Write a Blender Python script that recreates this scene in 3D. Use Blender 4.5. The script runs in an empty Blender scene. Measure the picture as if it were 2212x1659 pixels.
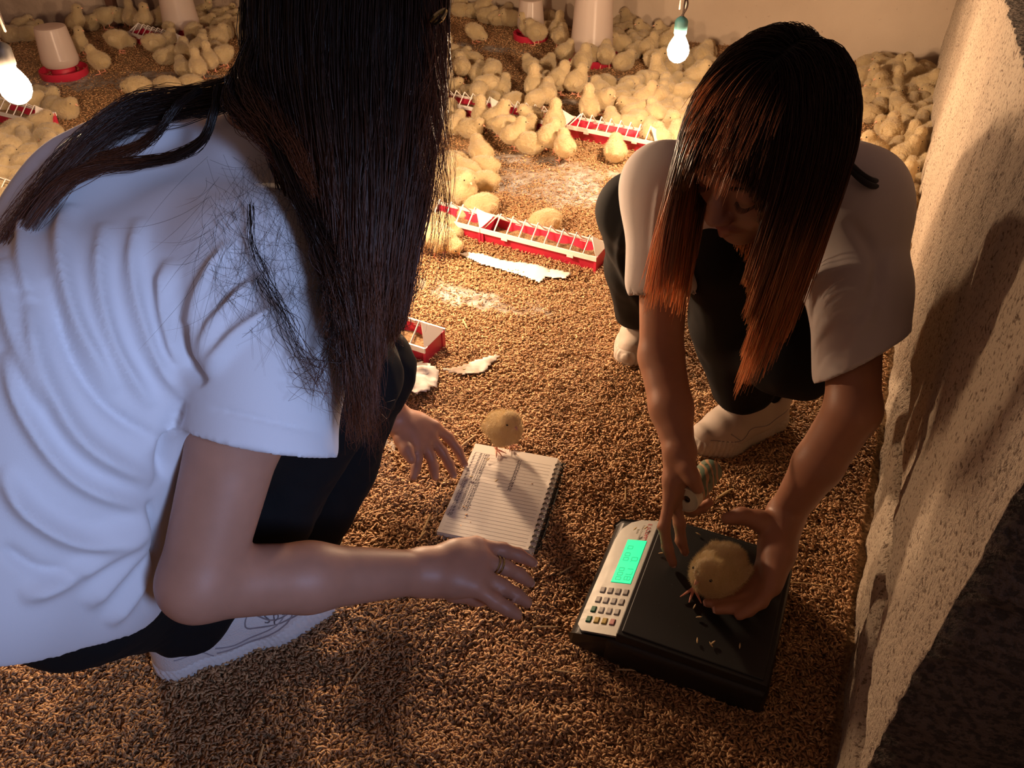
import bpy, math
import numpy as np
from mathutils import Vector, Matrix

# ------------------------------------------------------------------ camera, world, lights, exposure
SC = bpy.context.scene
CH = 1.10                       # camera height above the litter
FPX = 1800.0                    # focal length in pixels of the 2212-wide frame
PITCH = math.radians(38.4)
FW = np.array([0, math.cos(PITCH), -math.sin(PITCH)])
RT = np.array([1.0, 0, 0])
UP = np.array([0, math.sin(PITCH), math.cos(PITCH)])
CO = np.array([0, 0, CH])

cam_d = bpy.data.cameras.new('camera')
cam_d.sensor_width = 36.0
cam_d.lens = 36.0 * FPX / 2212.0
cam_d.clip_start = 0.02
cam = bpy.data.objects.new('camera', cam_d)
SC.collection.objects.link(cam)
cam.location = CO
cam.rotation_euler = (math.pi / 2 - PITCH, 0, 0)
SC.camera = cam

world = bpy.data.worlds.new('world')
SC.world = world
world.use_nodes = True
world.node_tree.nodes['Background'].inputs[0].default_value = (1.0, 0.56, 0.42, 1)
world.node_tree.nodes['Background'].inputs[1].default_value = 0.09

SC.view_settings.view_transform = 'Standard'
SC.view_settings.look = 'None'
SC.view_settings.gamma = 1.0
SC.view_settings.use_curve_mapping = False
SC.view_settings.exposure = 0.35
SC.cycles.use_denoising = True
SC.cycles.max_bounces = 6
SC.cycles.diffuse_bounces = 3
SC.cycles.glossy_bounces = 3
SC.cycles.transmission_bounces = 5
SC.cycles.transparent_max_bounces = 6
SC.cycles.sample_clamp_indirect = 4.0
SC.cycles.caustics_reflective = False
SC.cycles.caustics_refractive = False

# cool beam added to turn the left shirt bluish; its source is unseen
dl = bpy.data.lights.new('cool_shirt_beam', 'AREA')
dl.shape = 'RECTANGLE'; dl.size = 0.25; dl.size_y = 0.5; dl.spread = math.radians(38)
dl.color = (0.42, 0.58, 1.0); dl.energy = 1.15
dlo = bpy.data.objects.new('cool_shirt_beam', dl)
SC.collection.objects.link(dlo)
dlo.location = (0.85, -0.75, 1.50)
dlo.rotation_euler = (Vector((-0.46, 0.71, 0.55)) - Vector(dlo.location)).to_track_quat('-Z', 'Y').to_euler()

BULB_COL = (1.0, 0.66, 0.40)
BULB_STRENGTH = 680.0

rng = np.random.default_rng(7)

# ------------------------------------------------------------------ helpers
def V(*a): return np.array(a, float)
def ray(px, py): return FW + RT * ((px - 1106) / FPX) - UP * ((py - 829.5) / FPX)
def at(px, py, z=0.0):
    d = ray(px, py); return CO + d * ((z - CH) / d[2])
def deep(px, py, d): return CO + ray(px, py) * d
def to_px(p):
    v = np.asarray(p) - CO; d = v @ FW
    return 1106 + FPX * (v @ RT) / d, 829.5 - FPX * (v @ UP) / d, d
def nrm(v): v = np.asarray(v, float); return v / (np.linalg.norm(v) + 1e-12)

def hash01(ix, iy, iz, seed):
    h = (ix * 374761393 + iy * 668265263 + iz * 2147483647 + seed * 1274126177) & 0xffffffff
    h = ((h ^ (h >> 13)) * 1274126177) & 0xffffffff
    return ((h ^ (h >> 16)) & 0xffff) / 65535.0
def noise3(p, scale, seed=0):
    q = np.asarray(p, float) * scale
    i = np.floor(q).astype(np.int64); f = q - i; f = f * f * (3 - 2 * f)
    r = 0
    for a in (0, 1):
        for b in (0, 1):
            for c in (0, 1):
                w = (f[..., 0] if a else 1 - f[..., 0]) * (f[..., 1] if b else 1 - f[..., 1]) * (f[..., 2] if c else 1 - f[..., 2])
                r = r + w * hash01(i[..., 0] + a, i[..., 1] + b, i[..., 2] + c, seed)
    return r * 2 - 1
def noise2(x, y, scale, seed=0):
    return noise3(np.stack([x, y, np.zeros_like(x)], -1), scale, seed)

def link(name, me, mat=None, parent=None):
    o = bpy.data.objects.new(name, me)
    SC.collection.objects.link(o)
    if mat is not None and me is not None and not me.materials:
        for m in (mat if isinstance(mat, (list, tuple)) else [mat]): me.materials.append(m)
    if parent is not None: o.parent = parent
    return o
def tag(o, label=None, cat=None, group=None, kind=None):
    if label: o['label'] = label
    if cat: o['category'] = cat
    if group: o['group'] = group
    if kind: o['kind'] = kind
    return o
def empty(name, loc=(0, 0, 0), rz=0.0):
    o = bpy.data.objects.new(name, None); SC.collection.objects.link(o)
    o.location = loc; o.rotation_euler = (0, 0, rz); o.empty_display_size = .02
    return o
def np_mesh(name, verts, faces, smooth=True, attr=None, mats=None):
    """faces: list of arrays (n,k) ; attr: {name: (n,3|4) point colours or (n,) floats}; mats: per-array material index"""
    verts = np.asarray(verts, np.float32)
    if isinstance(faces, np.ndarray): faces = [faces]
    faces = [np.asarray(f, np.int32) for f in faces if len(f)]
    me = bpy.data.meshes.new(name)
    me.vertices.add(len(verts)); me.vertices.foreach_set('co', verts.ravel())
    nl = sum(f.size for f in faces); nf = sum(len(f) for f in faces)
    me.loops.add(nl); me.polygons.add(nf)
    me.loops.foreach_set('vertex_index', np.concatenate([f.ravel() for f in faces]))
    tot = np.concatenate([np.full(len(f), f.shape[1], np.int32) for f in faces])
    st = np.concatenate([[0], np.cumsum(tot)[:-1]]).astype(np.int32)
    me.polygons.foreach_set('loop_start', st); me.polygons.foreach_set('loop_total', tot)
    me.polygons.foreach_set('use_smooth', np.full(nf, smooth, bool))
    if mats is not None:
        me.polygons.foreach_set('material_index', np.concatenate([np.full(len(f), m, np.int32) for f, m in zip(faces, mats)]))
    me.update(calc_edges=True)
    for k, a in (attr or {}).items():
        a = np.asarray(a, np.float32)
        if a.ndim == 1:
            at_ = me.attributes.new(k, 'FLOAT', 'POINT'); at_.data.foreach_set('value', a)
        else:
            if a.shape[1] == 3: a = np.concatenate([a, np.ones((len(a), 1), np.float32)], 1)
            at_ = me.attributes.new(k, 'FLOAT_COLOR', 'POINT'); at_.data.foreach_set('color', a.ravel())
    return me

class MB:
    """collects boxes, tubes and lathes into one mesh"""
    def __init__(s): s.v = []; s.f = []
    def add(s, v, f):
        n = len(s.v); s.v += [tuple(map(float, p)) for p in v]; s.f += [tuple(n + i for i in q) for q in f]
    def box(s, c, size, R=None, taper=None):
        R = np.eye(3) if R is None else R; h = np.array(size) / 2; vs = []
        for k in (-1, 1):
            for a, b in ((-1, -1), (1, -1), (1, 1), (-1, 1)):
                t = taper if (taper and k > 0) else 1
                vs.append(np.array(c) + R @ np.array([a * h[0] * t, b * h[1] * t, k * h[2]]))
        s.add(vs, [(3, 2, 1, 0), (4, 5, 6, 7), (0, 1, 5, 4), (1, 2, 6, 5), (2, 3, 7, 6), (3, 0, 4, 7)])
    def tube(s, pts, r, n=8, closed=False, caps=True):
        pts = [np.array(p, float) for p in pts]; m = len(pts)
        rr = r if hasattr(r, '__len__') else [r] * m
        vs = []; up = None
        for i in range(m):
            t = nrm(pts[(i + 1) % m] - pts[i - 1]) if closed else nrm(pts[min(i + 1, m - 1)] - pts[max(i - 1, 0)])
            if up is None: up = np.array([0, 0, 1.]) if abs(t[2]) < .9 else np.array([1., 0, 0])
            a = nrm(np.cross(t, up)); b = np.cross(a, t); up = b
            for k in range(n):
                an = 2 * math.pi * k / n; vs.append(pts[i] + rr[i] * (math.cos(an) * a + math.sin(an) * b))
        fs = []
        for i in range(m if closed else m - 1):
            j = (i + 1) % m
            for k in range(n):
                l = (k + 1) % n; fs.append((i * n + k, i * n + l, j * n + l, j * n + k))
        if caps and not closed: fs += [tuple(range(n))[::-1], tuple((m - 1) * n + k for k in range(n))]
        s.add(vs, fs)
    def lathe(s, prof, n=32, c=(0, 0, 0), R=None):
        R = np.eye(3) if R is None else R; vs = []
        for r, z in prof:
            for k in range(n):
                a = 2 * math.pi * k / n; vs.append(np.array(c) + R @ np.array([r * math.cos(a), r * math.sin(a), z]))
        fs = []
        for i in range(len(prof) - 1):
            for k in range(n):
                l = (k + 1) % n; fs.append((i * n + k, i * n + l, (i + 1) * n + l, (i + 1) * n + k))
        s.add(vs, fs)
    def mesh(s, name, smooth=False, bevel=0):
        me = bpy.data.meshes.new(name); me.from_pydata(s.v, [], s.f)
        if smooth: me.polygons.foreach_set('use_smooth', np.ones(len(me.polygons), bool))
        me.update(); return me
    def build(s, name, mat, parent=None, smooth=False, bevel=0):
        o = link(name, s.mesh(name, smooth), mat, parent)
        if bevel:
            m = o.modifiers.new('bevel', 'BEVEL'); m.width = bevel; m.segments = 2; m.limit_method = 'ANGLE'
        if smooth and not bevel:
            m = o.modifiers.new('edge', 'EDGE_SPLIT'); m.split_angle = math.radians(45)
        return o

# signed-distance modelling: tapered capsules and ellipsoids blended smoothly, meshed by surface nets
class Field:
    def __init__(s, lo, hi, h):
        s.lo = np.array(lo, float); s.h = h
        s.n = np.ceil((np.array(hi) - s.lo) / h).astype(int) + 1
        s.D = np.full(s.n, 0.08, np.float32)
    def _win(s, lo, hi):
        a = np.clip(np.floor((lo - s.lo) / s.h).astype(int), 0, s.n); b = np.clip(np.ceil((hi - s.lo) / s.h).astype(int) + 1, 0, s.n)
        sl = tuple(slice(i, j) for i, j in zip(a, b))
        if any(j <= i for i, j in zip(a, b)): return None, None
        g = [(s.lo[i] + s.h * np.arange(a[i], b[i])).astype(np.float32) for i in range(3)]
        return sl, (g[0][:, None, None], g[1][None, :, None], g[2][None, None, :])
    def _put(s, sl, d, k, sub):
        A = s.D[sl]
        if sub:
            nd = -d
            if k > 0:
                t = np.clip(.5 - .5 * (A - nd) / k, 0, 1); s.D[sl] = A * (1 - t) + nd * t + k * t * (1 - t)
            else: s.D[sl] = np.maximum(A, nd)
        elif k > 0:
            t = np.clip(.5 + .5 * (A - d) / k, 0, 1); s.D[sl] = A * (1 - t) + d * t - k * t * (1 - t)
        else: s.D[sl] = np.minimum(A, d)
    def cap(s, a, b, ra, rb=None, k=.01, sub=False):
        rb = ra if rb is None else rb
        a = np.array(a, float); b = np.array(b, float); m = max(ra, rb) + k + 3 * s.h
        sl, g = s._win(np.minimum(a, b) - m, np.maximum(a, b) + m)
        if sl is None: return
        ab = b - a; L = ab @ ab + 1e-12
        X = [g[i] - a[i] for i in range(3)]
        t = np.clip((X[0] * ab[0] + X[1] * ab[1] + X[2] * ab[2]) / L, 0, 1)
        d = np.sqrt(sum((X[i] - t * ab[i]) ** 2 for i in range(3))) - (ra + (rb - ra) * t)
        s._put(sl, d, k, sub)
    def chain(s, pts, rad, k=.004):
        for i in range(len(pts) - 1): s.cap(pts[i], pts[i + 1], rad[i], rad[i + 1], k)
    def ell(s, c, r, R=None, k=.01, sub=False):
        R = np.eye(3) if R is None else np.asarray(R, float)
        c = np.array(c, float); r = np.array(r, float); m = max(r) + k + 3 * s.h
        sl, g = s._win(c - m, c + m)
        if sl is None: return
        X = [g[i] - c[i] for i in range(3)]
        q = [(X[0] * R[0, j] + X[1] * R[1, j] + X[2] * R[2, j]) for j in range(3)]
        k0 = np.sqrt(sum((q[j] / r[j]) ** 2 for j in range(3))) + 1e-9
        k1 = np.sqrt(sum((q[j] / r[j] ** 2) ** 2 for j in range(3))) + 1e-9
        s._put(sl, k0 * (k0 - 1) / k1, k, sub)
    def rbox(s, c, half, R=None, r=.01, k=.005, sub=False):
        R = np.eye(3) if R is None else np.asarray(R, float)
        c = np.array(c, float); m = np.linalg.norm(half) + k + 3 * s.h
        sl, g = s._win(c - m, c + m)
        if sl is None: return
        X = [g[i] - c[i] for i in range(3)]
        q = [np.abs(X[0] * R[0, j] + X[1] * R[1, j] + X[2] * R[2, j]) - (half[j] - r) for j in range(3)]
        d = np.sqrt(sum(np.maximum(a, 0) ** 2 for a in q)) + np.minimum(np.maximum(np.maximum(q[0], q[1]), q[2]), 0) - r
        s._put(sl, d, k, sub)
    def plane(s, p, n, lo, hi):
        """cut away the side the normal points to, within the window"""
        sl, g = s._win(np.array(lo, float), np.array(hi, float))
        n = nrm(n); d = (g[0] - p[0]) * n[0] + (g[1] - p[1]) * n[1] + (g[2] - p[2]) * n[2]
        s.D[sl] = np.maximum(s.D[sl], d)
    def mesh(s, smooth=2):
        D = s.D; S = D < 0
        n = D.shape
        c8 = [S[i:n[0] - 1 + i, j:n[1] - 1 + j, k:n[2] - 1 + k] for i in (0, 1) for j in (0, 1) for k in (0, 1)]
        any_ = c8[0].copy(); all_ = c8[0].copy()
        for c in c8[1:]: any_ |= c; all_ &= c
        act = any_ & ~all_
        idx = np.argwhere(act)
        vid = np.full(act.shape, -1, np.int32); vid[act] = np.arange(len(idx))
        offs = [(i, j, k) for i in (0, 1) for j in (0, 1) for k in (0, 1)]
        val = np.stack([D[idx[:, 0] + o[0], idx[:, 1] + o[1], idx[:, 2] + o[2]] for o in offs], 1)
        acc = np.zeros((len(idx), 3)); cnt = np.zeros(len(idx))
        for a in range(8):
            for b in range(a + 1, 8):
                if sum(abs(offs[a][i] - offs[b][i]) for i in range(3)) != 1: continue
                m = (val[:, a] < 0) != (val[:, b] < 0)
                t = val[m, a] / (val[m, a] - val[m, b])
                acc[m] += np.array(offs[a]) + t[:, None] * (np.array(offs[b]) - np.array(offs[a])); cnt[m] += 1
        P = s.lo + s.h * (idx + acc / cnt[:, None])
        F = []
        for ax in range(3):
            u, v = (ax + 1) % 3, (ax + 2) % 3
            sl0 = [slice(None)] * 3; sl1 = [slice(None)] * 3
            sl0[ax] = slice(0, n[ax] - 1); sl1[ax] = slice(1, n[ax])
            A = S[tuple(sl0)]; B = S[tuple(sl1)]
            e = np.argwhere(A != B)
            ok = (e[:, u] > 0) & (e[:, v] > 0) & (e[:, u] < n[u] - 1) & (e[:, v] < n[v] - 1)
            e = e[ok]; ins = A[tuple(e.T)]
            def g(du, dv):
                q = e.copy(); q[:, u] -= du; q[:, v] -= dv; return vid[tuple(q.T)]
            q = np.stack([g(1, 1), g(0, 1), g(0, 0), g(1, 0)], 1)
            q[~ins] = q[~ins][:, ::-1]
            F.append(q)
        F = np.concatenate(F); F = F[(F >= 0).all(1)]
        for _ in range(smooth): P = lap(P, F)
        return P, F
def lap(P, F, w=.5):
    E = np.concatenate([F[:, [i, (i + 1) % F.shape[1]]] for i in range(F.shape[1])])
    a, b = E[:, 0], E[:, 1]; N = len(P)
    c = np.bincount(a, minlength=N) + np.bincount(b, minlength=N)
    Q = np.stack([np.bincount(a, P[b, i], N) + np.bincount(b, P[a, i], N) for i in range(3)], 1) / np.maximum(c, 1)[:, None]
    return P * (1 - w) + Q * w
def vnormals(P, F):
    n = np.cross(P[F[:, 2]] - P[F[:, 0]], P[F[:, 3]] - P[F[:, 1]])
    N = np.zeros_like(P)
    for i in range(4):
        for c in range(3): N[:, c] += np.bincount(F[:, i], n[:, c], len(P))
    return N / (np.linalg.norm(N, axis=1, keepdims=True) + 1e-12)

def tubes(pts, rad, sides=3, rnd=None):
    """pts (N,S,3) polylines, rad (N,S) -> verts, quads, t"""
    N, S, _ = pts.shape
    T = np.gradient(pts, axis=1); T /= np.linalg.norm(T, axis=2, keepdims=True) + 1e-9
    r = (rng if rnd is None else rnd).normal(size=(N, 1, 3))
    A = np.cross(T, r); A /= np.linalg.norm(A, axis=2, keepdims=True) + 1e-9
    B = np.cross(T, A)
    vs = np.stack([pts + rad[..., None] * (math.cos(2 * math.pi * k / sides) * A + math.sin(2 * math.pi * k / sides) * B) for k in range(sides)], 2)
    base = (np.arange(N) * S * sides)[:, None, None] + (np.arange(S - 1) * sides)[None, :, None]
    k = np.arange(sides); l = (k + 1) % sides
    q = np.stack([base + k, base + l, base + sides + l, base + sides + k], -1).reshape(-1, 4)
    t = np.broadcast_to(np.linspace(0, 1, S)[None, :, None], (N, S, sides)).reshape(-1)
    return vs.reshape(-1, 3), q, t
def resample(pts, S):
    """Catmull-Rom through control points (M,3) -> (S,3)"""
    P = np.asarray(pts, float); P = np.concatenate([[2 * P[0] - P[1]], P, [2 * P[-1] - P[-2]]])
    m = len(P) - 3; u = np.linspace(0, m - 1e-6, S); i = u.astype(int); f = (u - i)[:, None]
    a, b, c, d = P[i], P[i + 1], P[i + 2], P[i + 3]
    return .5 * (2 * b + (c - a) * f + (2 * a - 5 * b + 4 * c - d) * f ** 2 + (3 * b - a - 3 * c + d) * f ** 3)

# ------------------------------------------------------------------ materials
def mat(name, col=(.5, .5, .5), rough=.7, **kw):
    m = bpy.data.materials.new(name); m.use_nodes = True
    b = m.node_tree.nodes['Principled BSDF']
    b.inputs['Base Color'].default_value = (*col, 1); b.inputs['Roughness'].default_value = rough
    for k, v in kw.items():
        k = k.replace('_', ' ')
        if k in b.inputs: b.inputs[k].default_value = v
    return m
class NT:
    def __init__(s, m): s.m = m; s.t = m.node_tree; s.b = s.t.nodes['Principled BSDF']
    def n(s, kind, ins=None, **props):
        x = s.t.nodes.new(kind)
        for k, v in props.items(): setattr(x, k, v)
        for k, v in (ins or {}).items():
            if isinstance(v, bpy.types.NodeSocket): s.t.links.new(v, x.inputs[k])
            else: x.inputs[k].default_value = v
        return x
    def coord(s, out='Object'): return s.n('ShaderNodeTexCoord').outputs[out]
    def noise(s, scale, detail=3, vec=None, rough=.5):
        x = s.n('ShaderNodeTexNoise', {'Scale': scale, 'Detail': detail, 'Roughness': rough})
        s.t.links.new(vec if vec is not None else s.coord(), x.inputs['Vector']); return x.outputs['Fac']
    def ramp(s, fac, stops):
        x = s.n('ShaderNodeValToRGB', {'Fac': fac}); e = x.color_ramp.elements
        while len(e) < len(stops): e.new(.5)
        for i, (p, c) in enumerate(stops): e[i].position = p; e[i].color = (*c, 1) if len(c) == 3 else c
        return x.outputs['Color']
    def attr(s, name, out='Color'): return s.n('ShaderNodeAttribute', attribute_name=name).outputs[out]
    def mix(s, fac, a, b, mode='MIX'):
        x = s.n('ShaderNodeMix', data_type='RGBA', blend_type=mode)
        for i, v in ((0, fac), (6, a), (7, b)):
            if isinstance(v, bpy.types.NodeSocket): s.t.links.new(v, x.inputs[i])
            elif i == 0: x.inputs[0].default_value = v
            else: x.inputs[i].default_value = (*v, 1)
        return x.outputs[2]
    def math(s, op, a, b=0.0):
        x = s.n('ShaderNodeMath', operation=op)
        for i, v in ((0, a), (1, b)):
            if isinstance(v, bpy.types.NodeSocket): s.t.links.new(v, x.inputs[i])
            else: x.inputs[i].default_value = v
        return x.outputs[0]
    def col(s, sock): s.t.links.new(sock, s.b.inputs['Base Color'])
    def bump(s, h, strength=.3, dist=.005):
        x = s.n('ShaderNodeBump', {'Height': h, 'Strength': strength, 'Distance': dist}); s.t.links.new(x.outputs[0], s.b.inputs['Normal'])

M = {}
# plaster of the walls
def plaster(name, c1, c2, pit, sc=60, pits=.42, bump=.6, dist=.006):
    m = mat(name, rough=.95); t = NT(m)
    a = t.noise(2.2, 5); b = t.noise(sc, 4, rough=.6)
    base = t.ramp(a, [(.3, c1), (.7, c2)])
    pf = t.ramp(b, [(pits - .07, (1, 1, 1)), (pits + .03, (0, 0, 0))])
    t.col(t.mix(pf, base, pit)); t.bump(b, bump, dist); return m
M['wall'] = plaster('smooth_plaster', (.46, .36, .27), (.60, .49, .38), (.34, .25, .18), 45, .30, .35)
M['wall_rough'] = plaster('pitted_plaster', (.50, .40, .30), (.62, .52, .40), (.20, .14, .10), 150, .43, 1.0, .008)
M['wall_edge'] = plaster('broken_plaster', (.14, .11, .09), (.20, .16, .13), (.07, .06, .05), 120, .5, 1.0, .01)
# litter
m = mat('litter_floor', rough=.95); t = NT(m)
nz = t.noise(160, 4, rough=.7); nl = t.noise(5, 3)
brown = t.ramp(nz, [(.3, (.10, .055, .025)), (.55, (.34, .21, .10)), (.75, (.52, .35, .18))])
paper = t.ramp(t.noise(40, 4), [(.35, (.20, .15, .12)), (.6, (.46, .43, .40))])
t.col(t.mix(t.attr('paper', 'Fac'), brown, paper)); t.bump(nz, .8, .006); M['floor'] = m
m = mat('rice_husk', rough=.6); t = NT(m); t.col(t.attr('col')); M['husk'] = m
m = mat('dark_ground', rough=1.0); t = NT(m); t.col(t.ramp(t.noise(25, 4), [(.35, (.020, .016, .016)), (.75, (.055, .042, .045))])); M['ground'] = m
# skin, cloth
m = mat('skin', rough=.48); t = NT(m); t.b.inputs['Subsurface Weight'].default_value = .12; t.b.inputs['Subsurface Radius'].default_value = (.012, .005, .003)
t.b.inputs['Subsurface Scale'].default_value = .5
t.col(t.attr('col')); t.bump(t.noise(450, 2), .12, .0008); M['skin'] = m
def cloth(name, col, rough, bs=900, st=.15, sheen=.2):
    m = mat(name, col, rough); t = NT(m); t.b.inputs['Sheen Weight'].default_value = sheen
    t.bump(t.noise(bs, 2), st, .0008); return m
M['shirt'] = cloth('white_cotton', (.74, .73, .76), .9)
M['shirt_warm'] = cloth('offwhite_cotton', (.62, .56, .54), .9)
M['collar'] = cloth('black_rib', (.02, .018, .02), .9)
M['black'] = cloth('black_trousers', (.007, .007, .008), .9, 700, .2, .0)
M['black'].node_tree.nodes['Principled BSDF'].inputs['Specular IOR Level'].default_value = .25
m = mat('sneaker_mesh', (.70, .68, .68), .75); t = NT(m); t.bump(t.n('ShaderNodeTexVoronoi', {'Scale': 420.0, 'Vector': t.coord()}).outputs['Distance'], .4, .0015); M['shoe'] = m
M['sole'] = mat('sneaker_sole', (.74, .73, .73), .6)
M['shoe_shaded'] = mat('beige_sneaker', (.52, .43, .36), .7); M['sole_shaded'] = mat('shaded_beige_sole', (.56, .48, .41), .6)  # beige shoes, with the shade they stand in darkening the colour
M['shoe_line'] = mat('sneaker_grey', (.30, .26, .28), .5)
# hair
def hairmat(name, root, mid, tip, p1, p2, trans=.25):
    m = mat(name, rough=.34); t = NT(m)
    c = t.ramp(t.attr('t', 'Fac'), [(0, root), (p1, mid), (p2, tip)])
    c2 = t.mix(t.attr('var', 'Fac'), c, t.mix(1.0, c, (.45, .45, .45), 'MULTIPLY'))
    t.col(c2); t.b.inputs['Specular IOR Level'].default_value = .6
    tr = t.n('ShaderNodeBsdfTranslucent', {'Color': c2}); mx = t.n('ShaderNodeMixShader', {'Fac': trans})
    t.t.links.new(t.b.outputs[0], mx.inputs[1]); t.t.links.new(tr.outputs[0], mx.inputs[2])
    t.t.links.new(mx.outputs[0], t.t.nodes['Material Output'].inputs['Surface']); return m
M['hair_dyed'] = hairmat('dyed_hair', (.012, .008, .008), (.15, .058, .030), (.95, .46, .21), .34, .62, .50)
M['hair_black'] = hairmat('black_hair', (.010, .007, .006), (.035, .014, .009), (.26, .075, .028), .45, .95, .30)  # brown-red tips, made more orange to imitate bulb light showing through
# chick
m = mat('chick_down', rough=.95); t = NT(m)
t.col(t.ramp(t.noise(30, 3), [(.3, (.53, .41, .22)), (.7, (.63, .51, .31))]))
t.b.inputs['Sheen Weight'].default_value = .5; t.b.inputs['Subsurface Weight'].default_value = .15; t.b.inputs['Subsurface Radius'].default_value = (.01, .006, .003)
t.bump(t.noise(260, 3), .6, .004)
tl = t.n('ShaderNodeBsdfTranslucent', {'Color': (.92, .70, .34, 1)}); mx = t.n('ShaderNodeMixShader', {'Fac': .30})
t.t.links.new(t.b.outputs[0], mx.inputs[1]); t.t.links.new(tl.outputs[0], mx.inputs[2]); t.t.links.new(mx.outputs[0], t.t.nodes['Material Output'].inputs['Surface']); M['down'] = m
M['beak'] = mat('chick_beak', (.72, .38, .24), .45)
M['cleg'] = mat('chick_leg', (.80, .34, .22), .5)
M['eye'] = mat('chick_eye', (.006, .004, .004), .12)
# plastics, paper
M['red'] = mat('red_plastic', (.50, .022, .055), .38)
M['white_pl'] = mat('white_plastic', (.74, .68, .62), .45)
m = mat('milky_plastic', (.86, .78, .72), .25); t = NT(m)
tl = t.n('ShaderNodeBsdfTranslucent', {'Color': (.95, .86, .80, 1)}); tp = t.n('ShaderNodeBsdfTransparent', {'Color': (.95, .9, .88, 1)})
m1 = t.n('ShaderNodeMixShader', {'Fac': .5}); m2 = t.n('ShaderNodeMixShader', {'Fac': .32})
t.t.links.new(t.b.outputs[0], m1.inputs[1]); t.t.links.new(tl.outputs[0], m1.inputs[2]); t.t.links.new(m1.outputs[0], m2.inputs[1]); t.t.links.new(tp.outputs[0], m2.inputs[2])
t.t.links.new(m2.outputs[0], t.t.nodes['Material Output'].inputs['Surface'])
M['milky'] = m
M['black_pl'] = mat('black_plastic', (.012, .012, .012), .42)
m = mat('scale_top', (.010, .010, .010), .5); t = NT(m)
t.col(t.ramp(t.noise(420, 2), [(.72, (.010, .010, .010)), (.80, (.10, .09, .08))])); M['plat'] = m
m = mat('silver_membrane', (.40, .39, .36), .35, Metallic=.55); t = NT(m); t.bump(t.noise(60, 3), .15, .002); M['silver'] = m
M['key'] = mat('key_grey', (.50, .48, .44), .3)
M['key_g'] = mat('key_green', (.02, .14, .07), .3); M['key_y'] = mat('key_yellow', (.50, .36, .08), .3); M['key_r'] = mat('key_pink', (.60, .28, .26), .3)
M['ink_red'] = mat('red_print', (.55, .10, .10), .5); M['ink_white'] = mat('white_print', (.55, .53, .45), .5)
m = mat('lcd_glow', (0.0, .1, .05), .3); b = m.node_tree.nodes['Principled BSDF']; b.inputs['Emission Color'].default_value = (.01, 1.0, .36, 1); b.inputs['Emission Strength'].default_value = .82; M['lcd'] = m
m = mat('lcd_segment', (0, .05, .03), .3); b = m.node_tree.nodes['Principled BSDF']; b.inputs['Emission Color'].default_value = (.01, .70, .25, 1); b.inputs['Emission Strength'].default_value = .7; M['seg'] = m
M['paper'] = mat('paper', (.80, .74, .66), .85)
M['paper_line'] = mat('paper_line', (.52, .46, .43), .85)
M['pencil'] = mat('pencil', (.16, .14, .14), .7); M['ink_dark'] = mat('dark_ink', (.05, .04, .05), .7)
M['wire'] = mat('black_wire', (.02, .02, .02), .35, Metallic=.4)
M['cover'] = mat('notebook_cover', (.05, .055, .04), .5)
M['cord'] = mat('brown_cord', (.05, .03, .02), .6)
M['socket'] = mat('bulb_socket', (.10, .09, .08), .5)
M['socket_flare'] = mat('bulb_socket_flare', (.10, .30, .32), .5)  # cyan lens flare put into the colour of a grey socket
m = bpy.data.materials.new('bulb_glass'); m.use_nodes = True; nt = m.node_tree; nt.nodes.remove(nt.nodes['Principled BSDF'])
e = nt.nodes.new('ShaderNodeEmission'); e.inputs[0].default_value = (*BULB_COL, 1); e.inputs[1].default_value = BULB_STRENGTH
nt.links.new(e.outputs[0], nt.nodes['Material Output'].inputs['Surface']); M['bulb'] = m
M['wood'] = mat('dark_wood', (.09, .035, .02), .8)
m = mat('crumpled_paper', rough=.8); t = NT(m); t.col(t.ramp(t.noise(18, 5), [(.38, (.30, .23, .18)), (.52, (.62, .57, .53))])); M['crumple'] = m
M['gold'] = mat('ring_metal', (.55, .50, .30), .2, Metallic=1.0)

# ------------------------------------------------------------------ floor, walls
def floor_h(x, y):
    x = np.asarray(x, float); y = np.asarray(y, float)
    h = .010 * noise2(x, y, 3.1, 3) + .006 * noise2(x, y, 9.0, 5) + .0055 * noise2(x, y, 26.0, 6)
    return h * (0.35 + 0.65 * np.clip((1.9 - y) / 1.2, 0, 1))
def blob(x, y, cx, cy, rx, ry, a=0.0):
    c, s = math.cos(a), math.sin(a); u = (x - cx) * c + (y - cy) * s; v = -(x - cx) * s + (y - cy) * c
    return np.clip(1.25 - np.sqrt((u / rx) ** 2 + (v / ry) ** 2), 0, 1)
PATCH = [((1225, 400), .30, .15, -.25), ((1020, 200), .35, .05, -.2), ((1370, 175), .26, .06, -.1), ((1000, 100), .3, .05, -.3),
         ((160, 180), .35, .10, .1), ((330, 170), .3, .08, 0), ((1000, 640), .22, .05, -.4), ((1130, 345), .25, .05, -.3), ((1150, 215), .3, .03, -.2)]
def paper_mask(x, y):
    v = np.zeros_like(x)
    for (px, py), rx, ry, a in PATCH:
        c = at(px, py); v = np.maximum(v, blob(x, y, c[0], c[1], rx, ry, a))
    return np.clip(v * (1.15 + .9 * noise2(x, y, 14, 9)) + .25 * noise2(x, y, 45, 2) * (v > 0), 0, 1)
gx = np.arange(-3.4, 2.0, .0145); gy = np.arange(-.5, 4.9, .0145)
X, Y = np.meshgrid(gx, gy, indexing='ij'); Z = floor_h(X, Y) + .0022 * noise2(X, Y, 75, 8)
W_A = V(1.706, 3.414, 0); W_B = V(.432, .557, 0); W_d = nrm(W_B - W_A); W_n = V(W_d[1], -W_d[0], 0)
if W_n[0] > 0: W_n = -W_n
inside = ((X - W_A[0]) * W_n[0] + (Y - W_A[1]) * W_n[1]) > -.05
idx = np.arange(X.size).reshape(X.shape)
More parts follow.
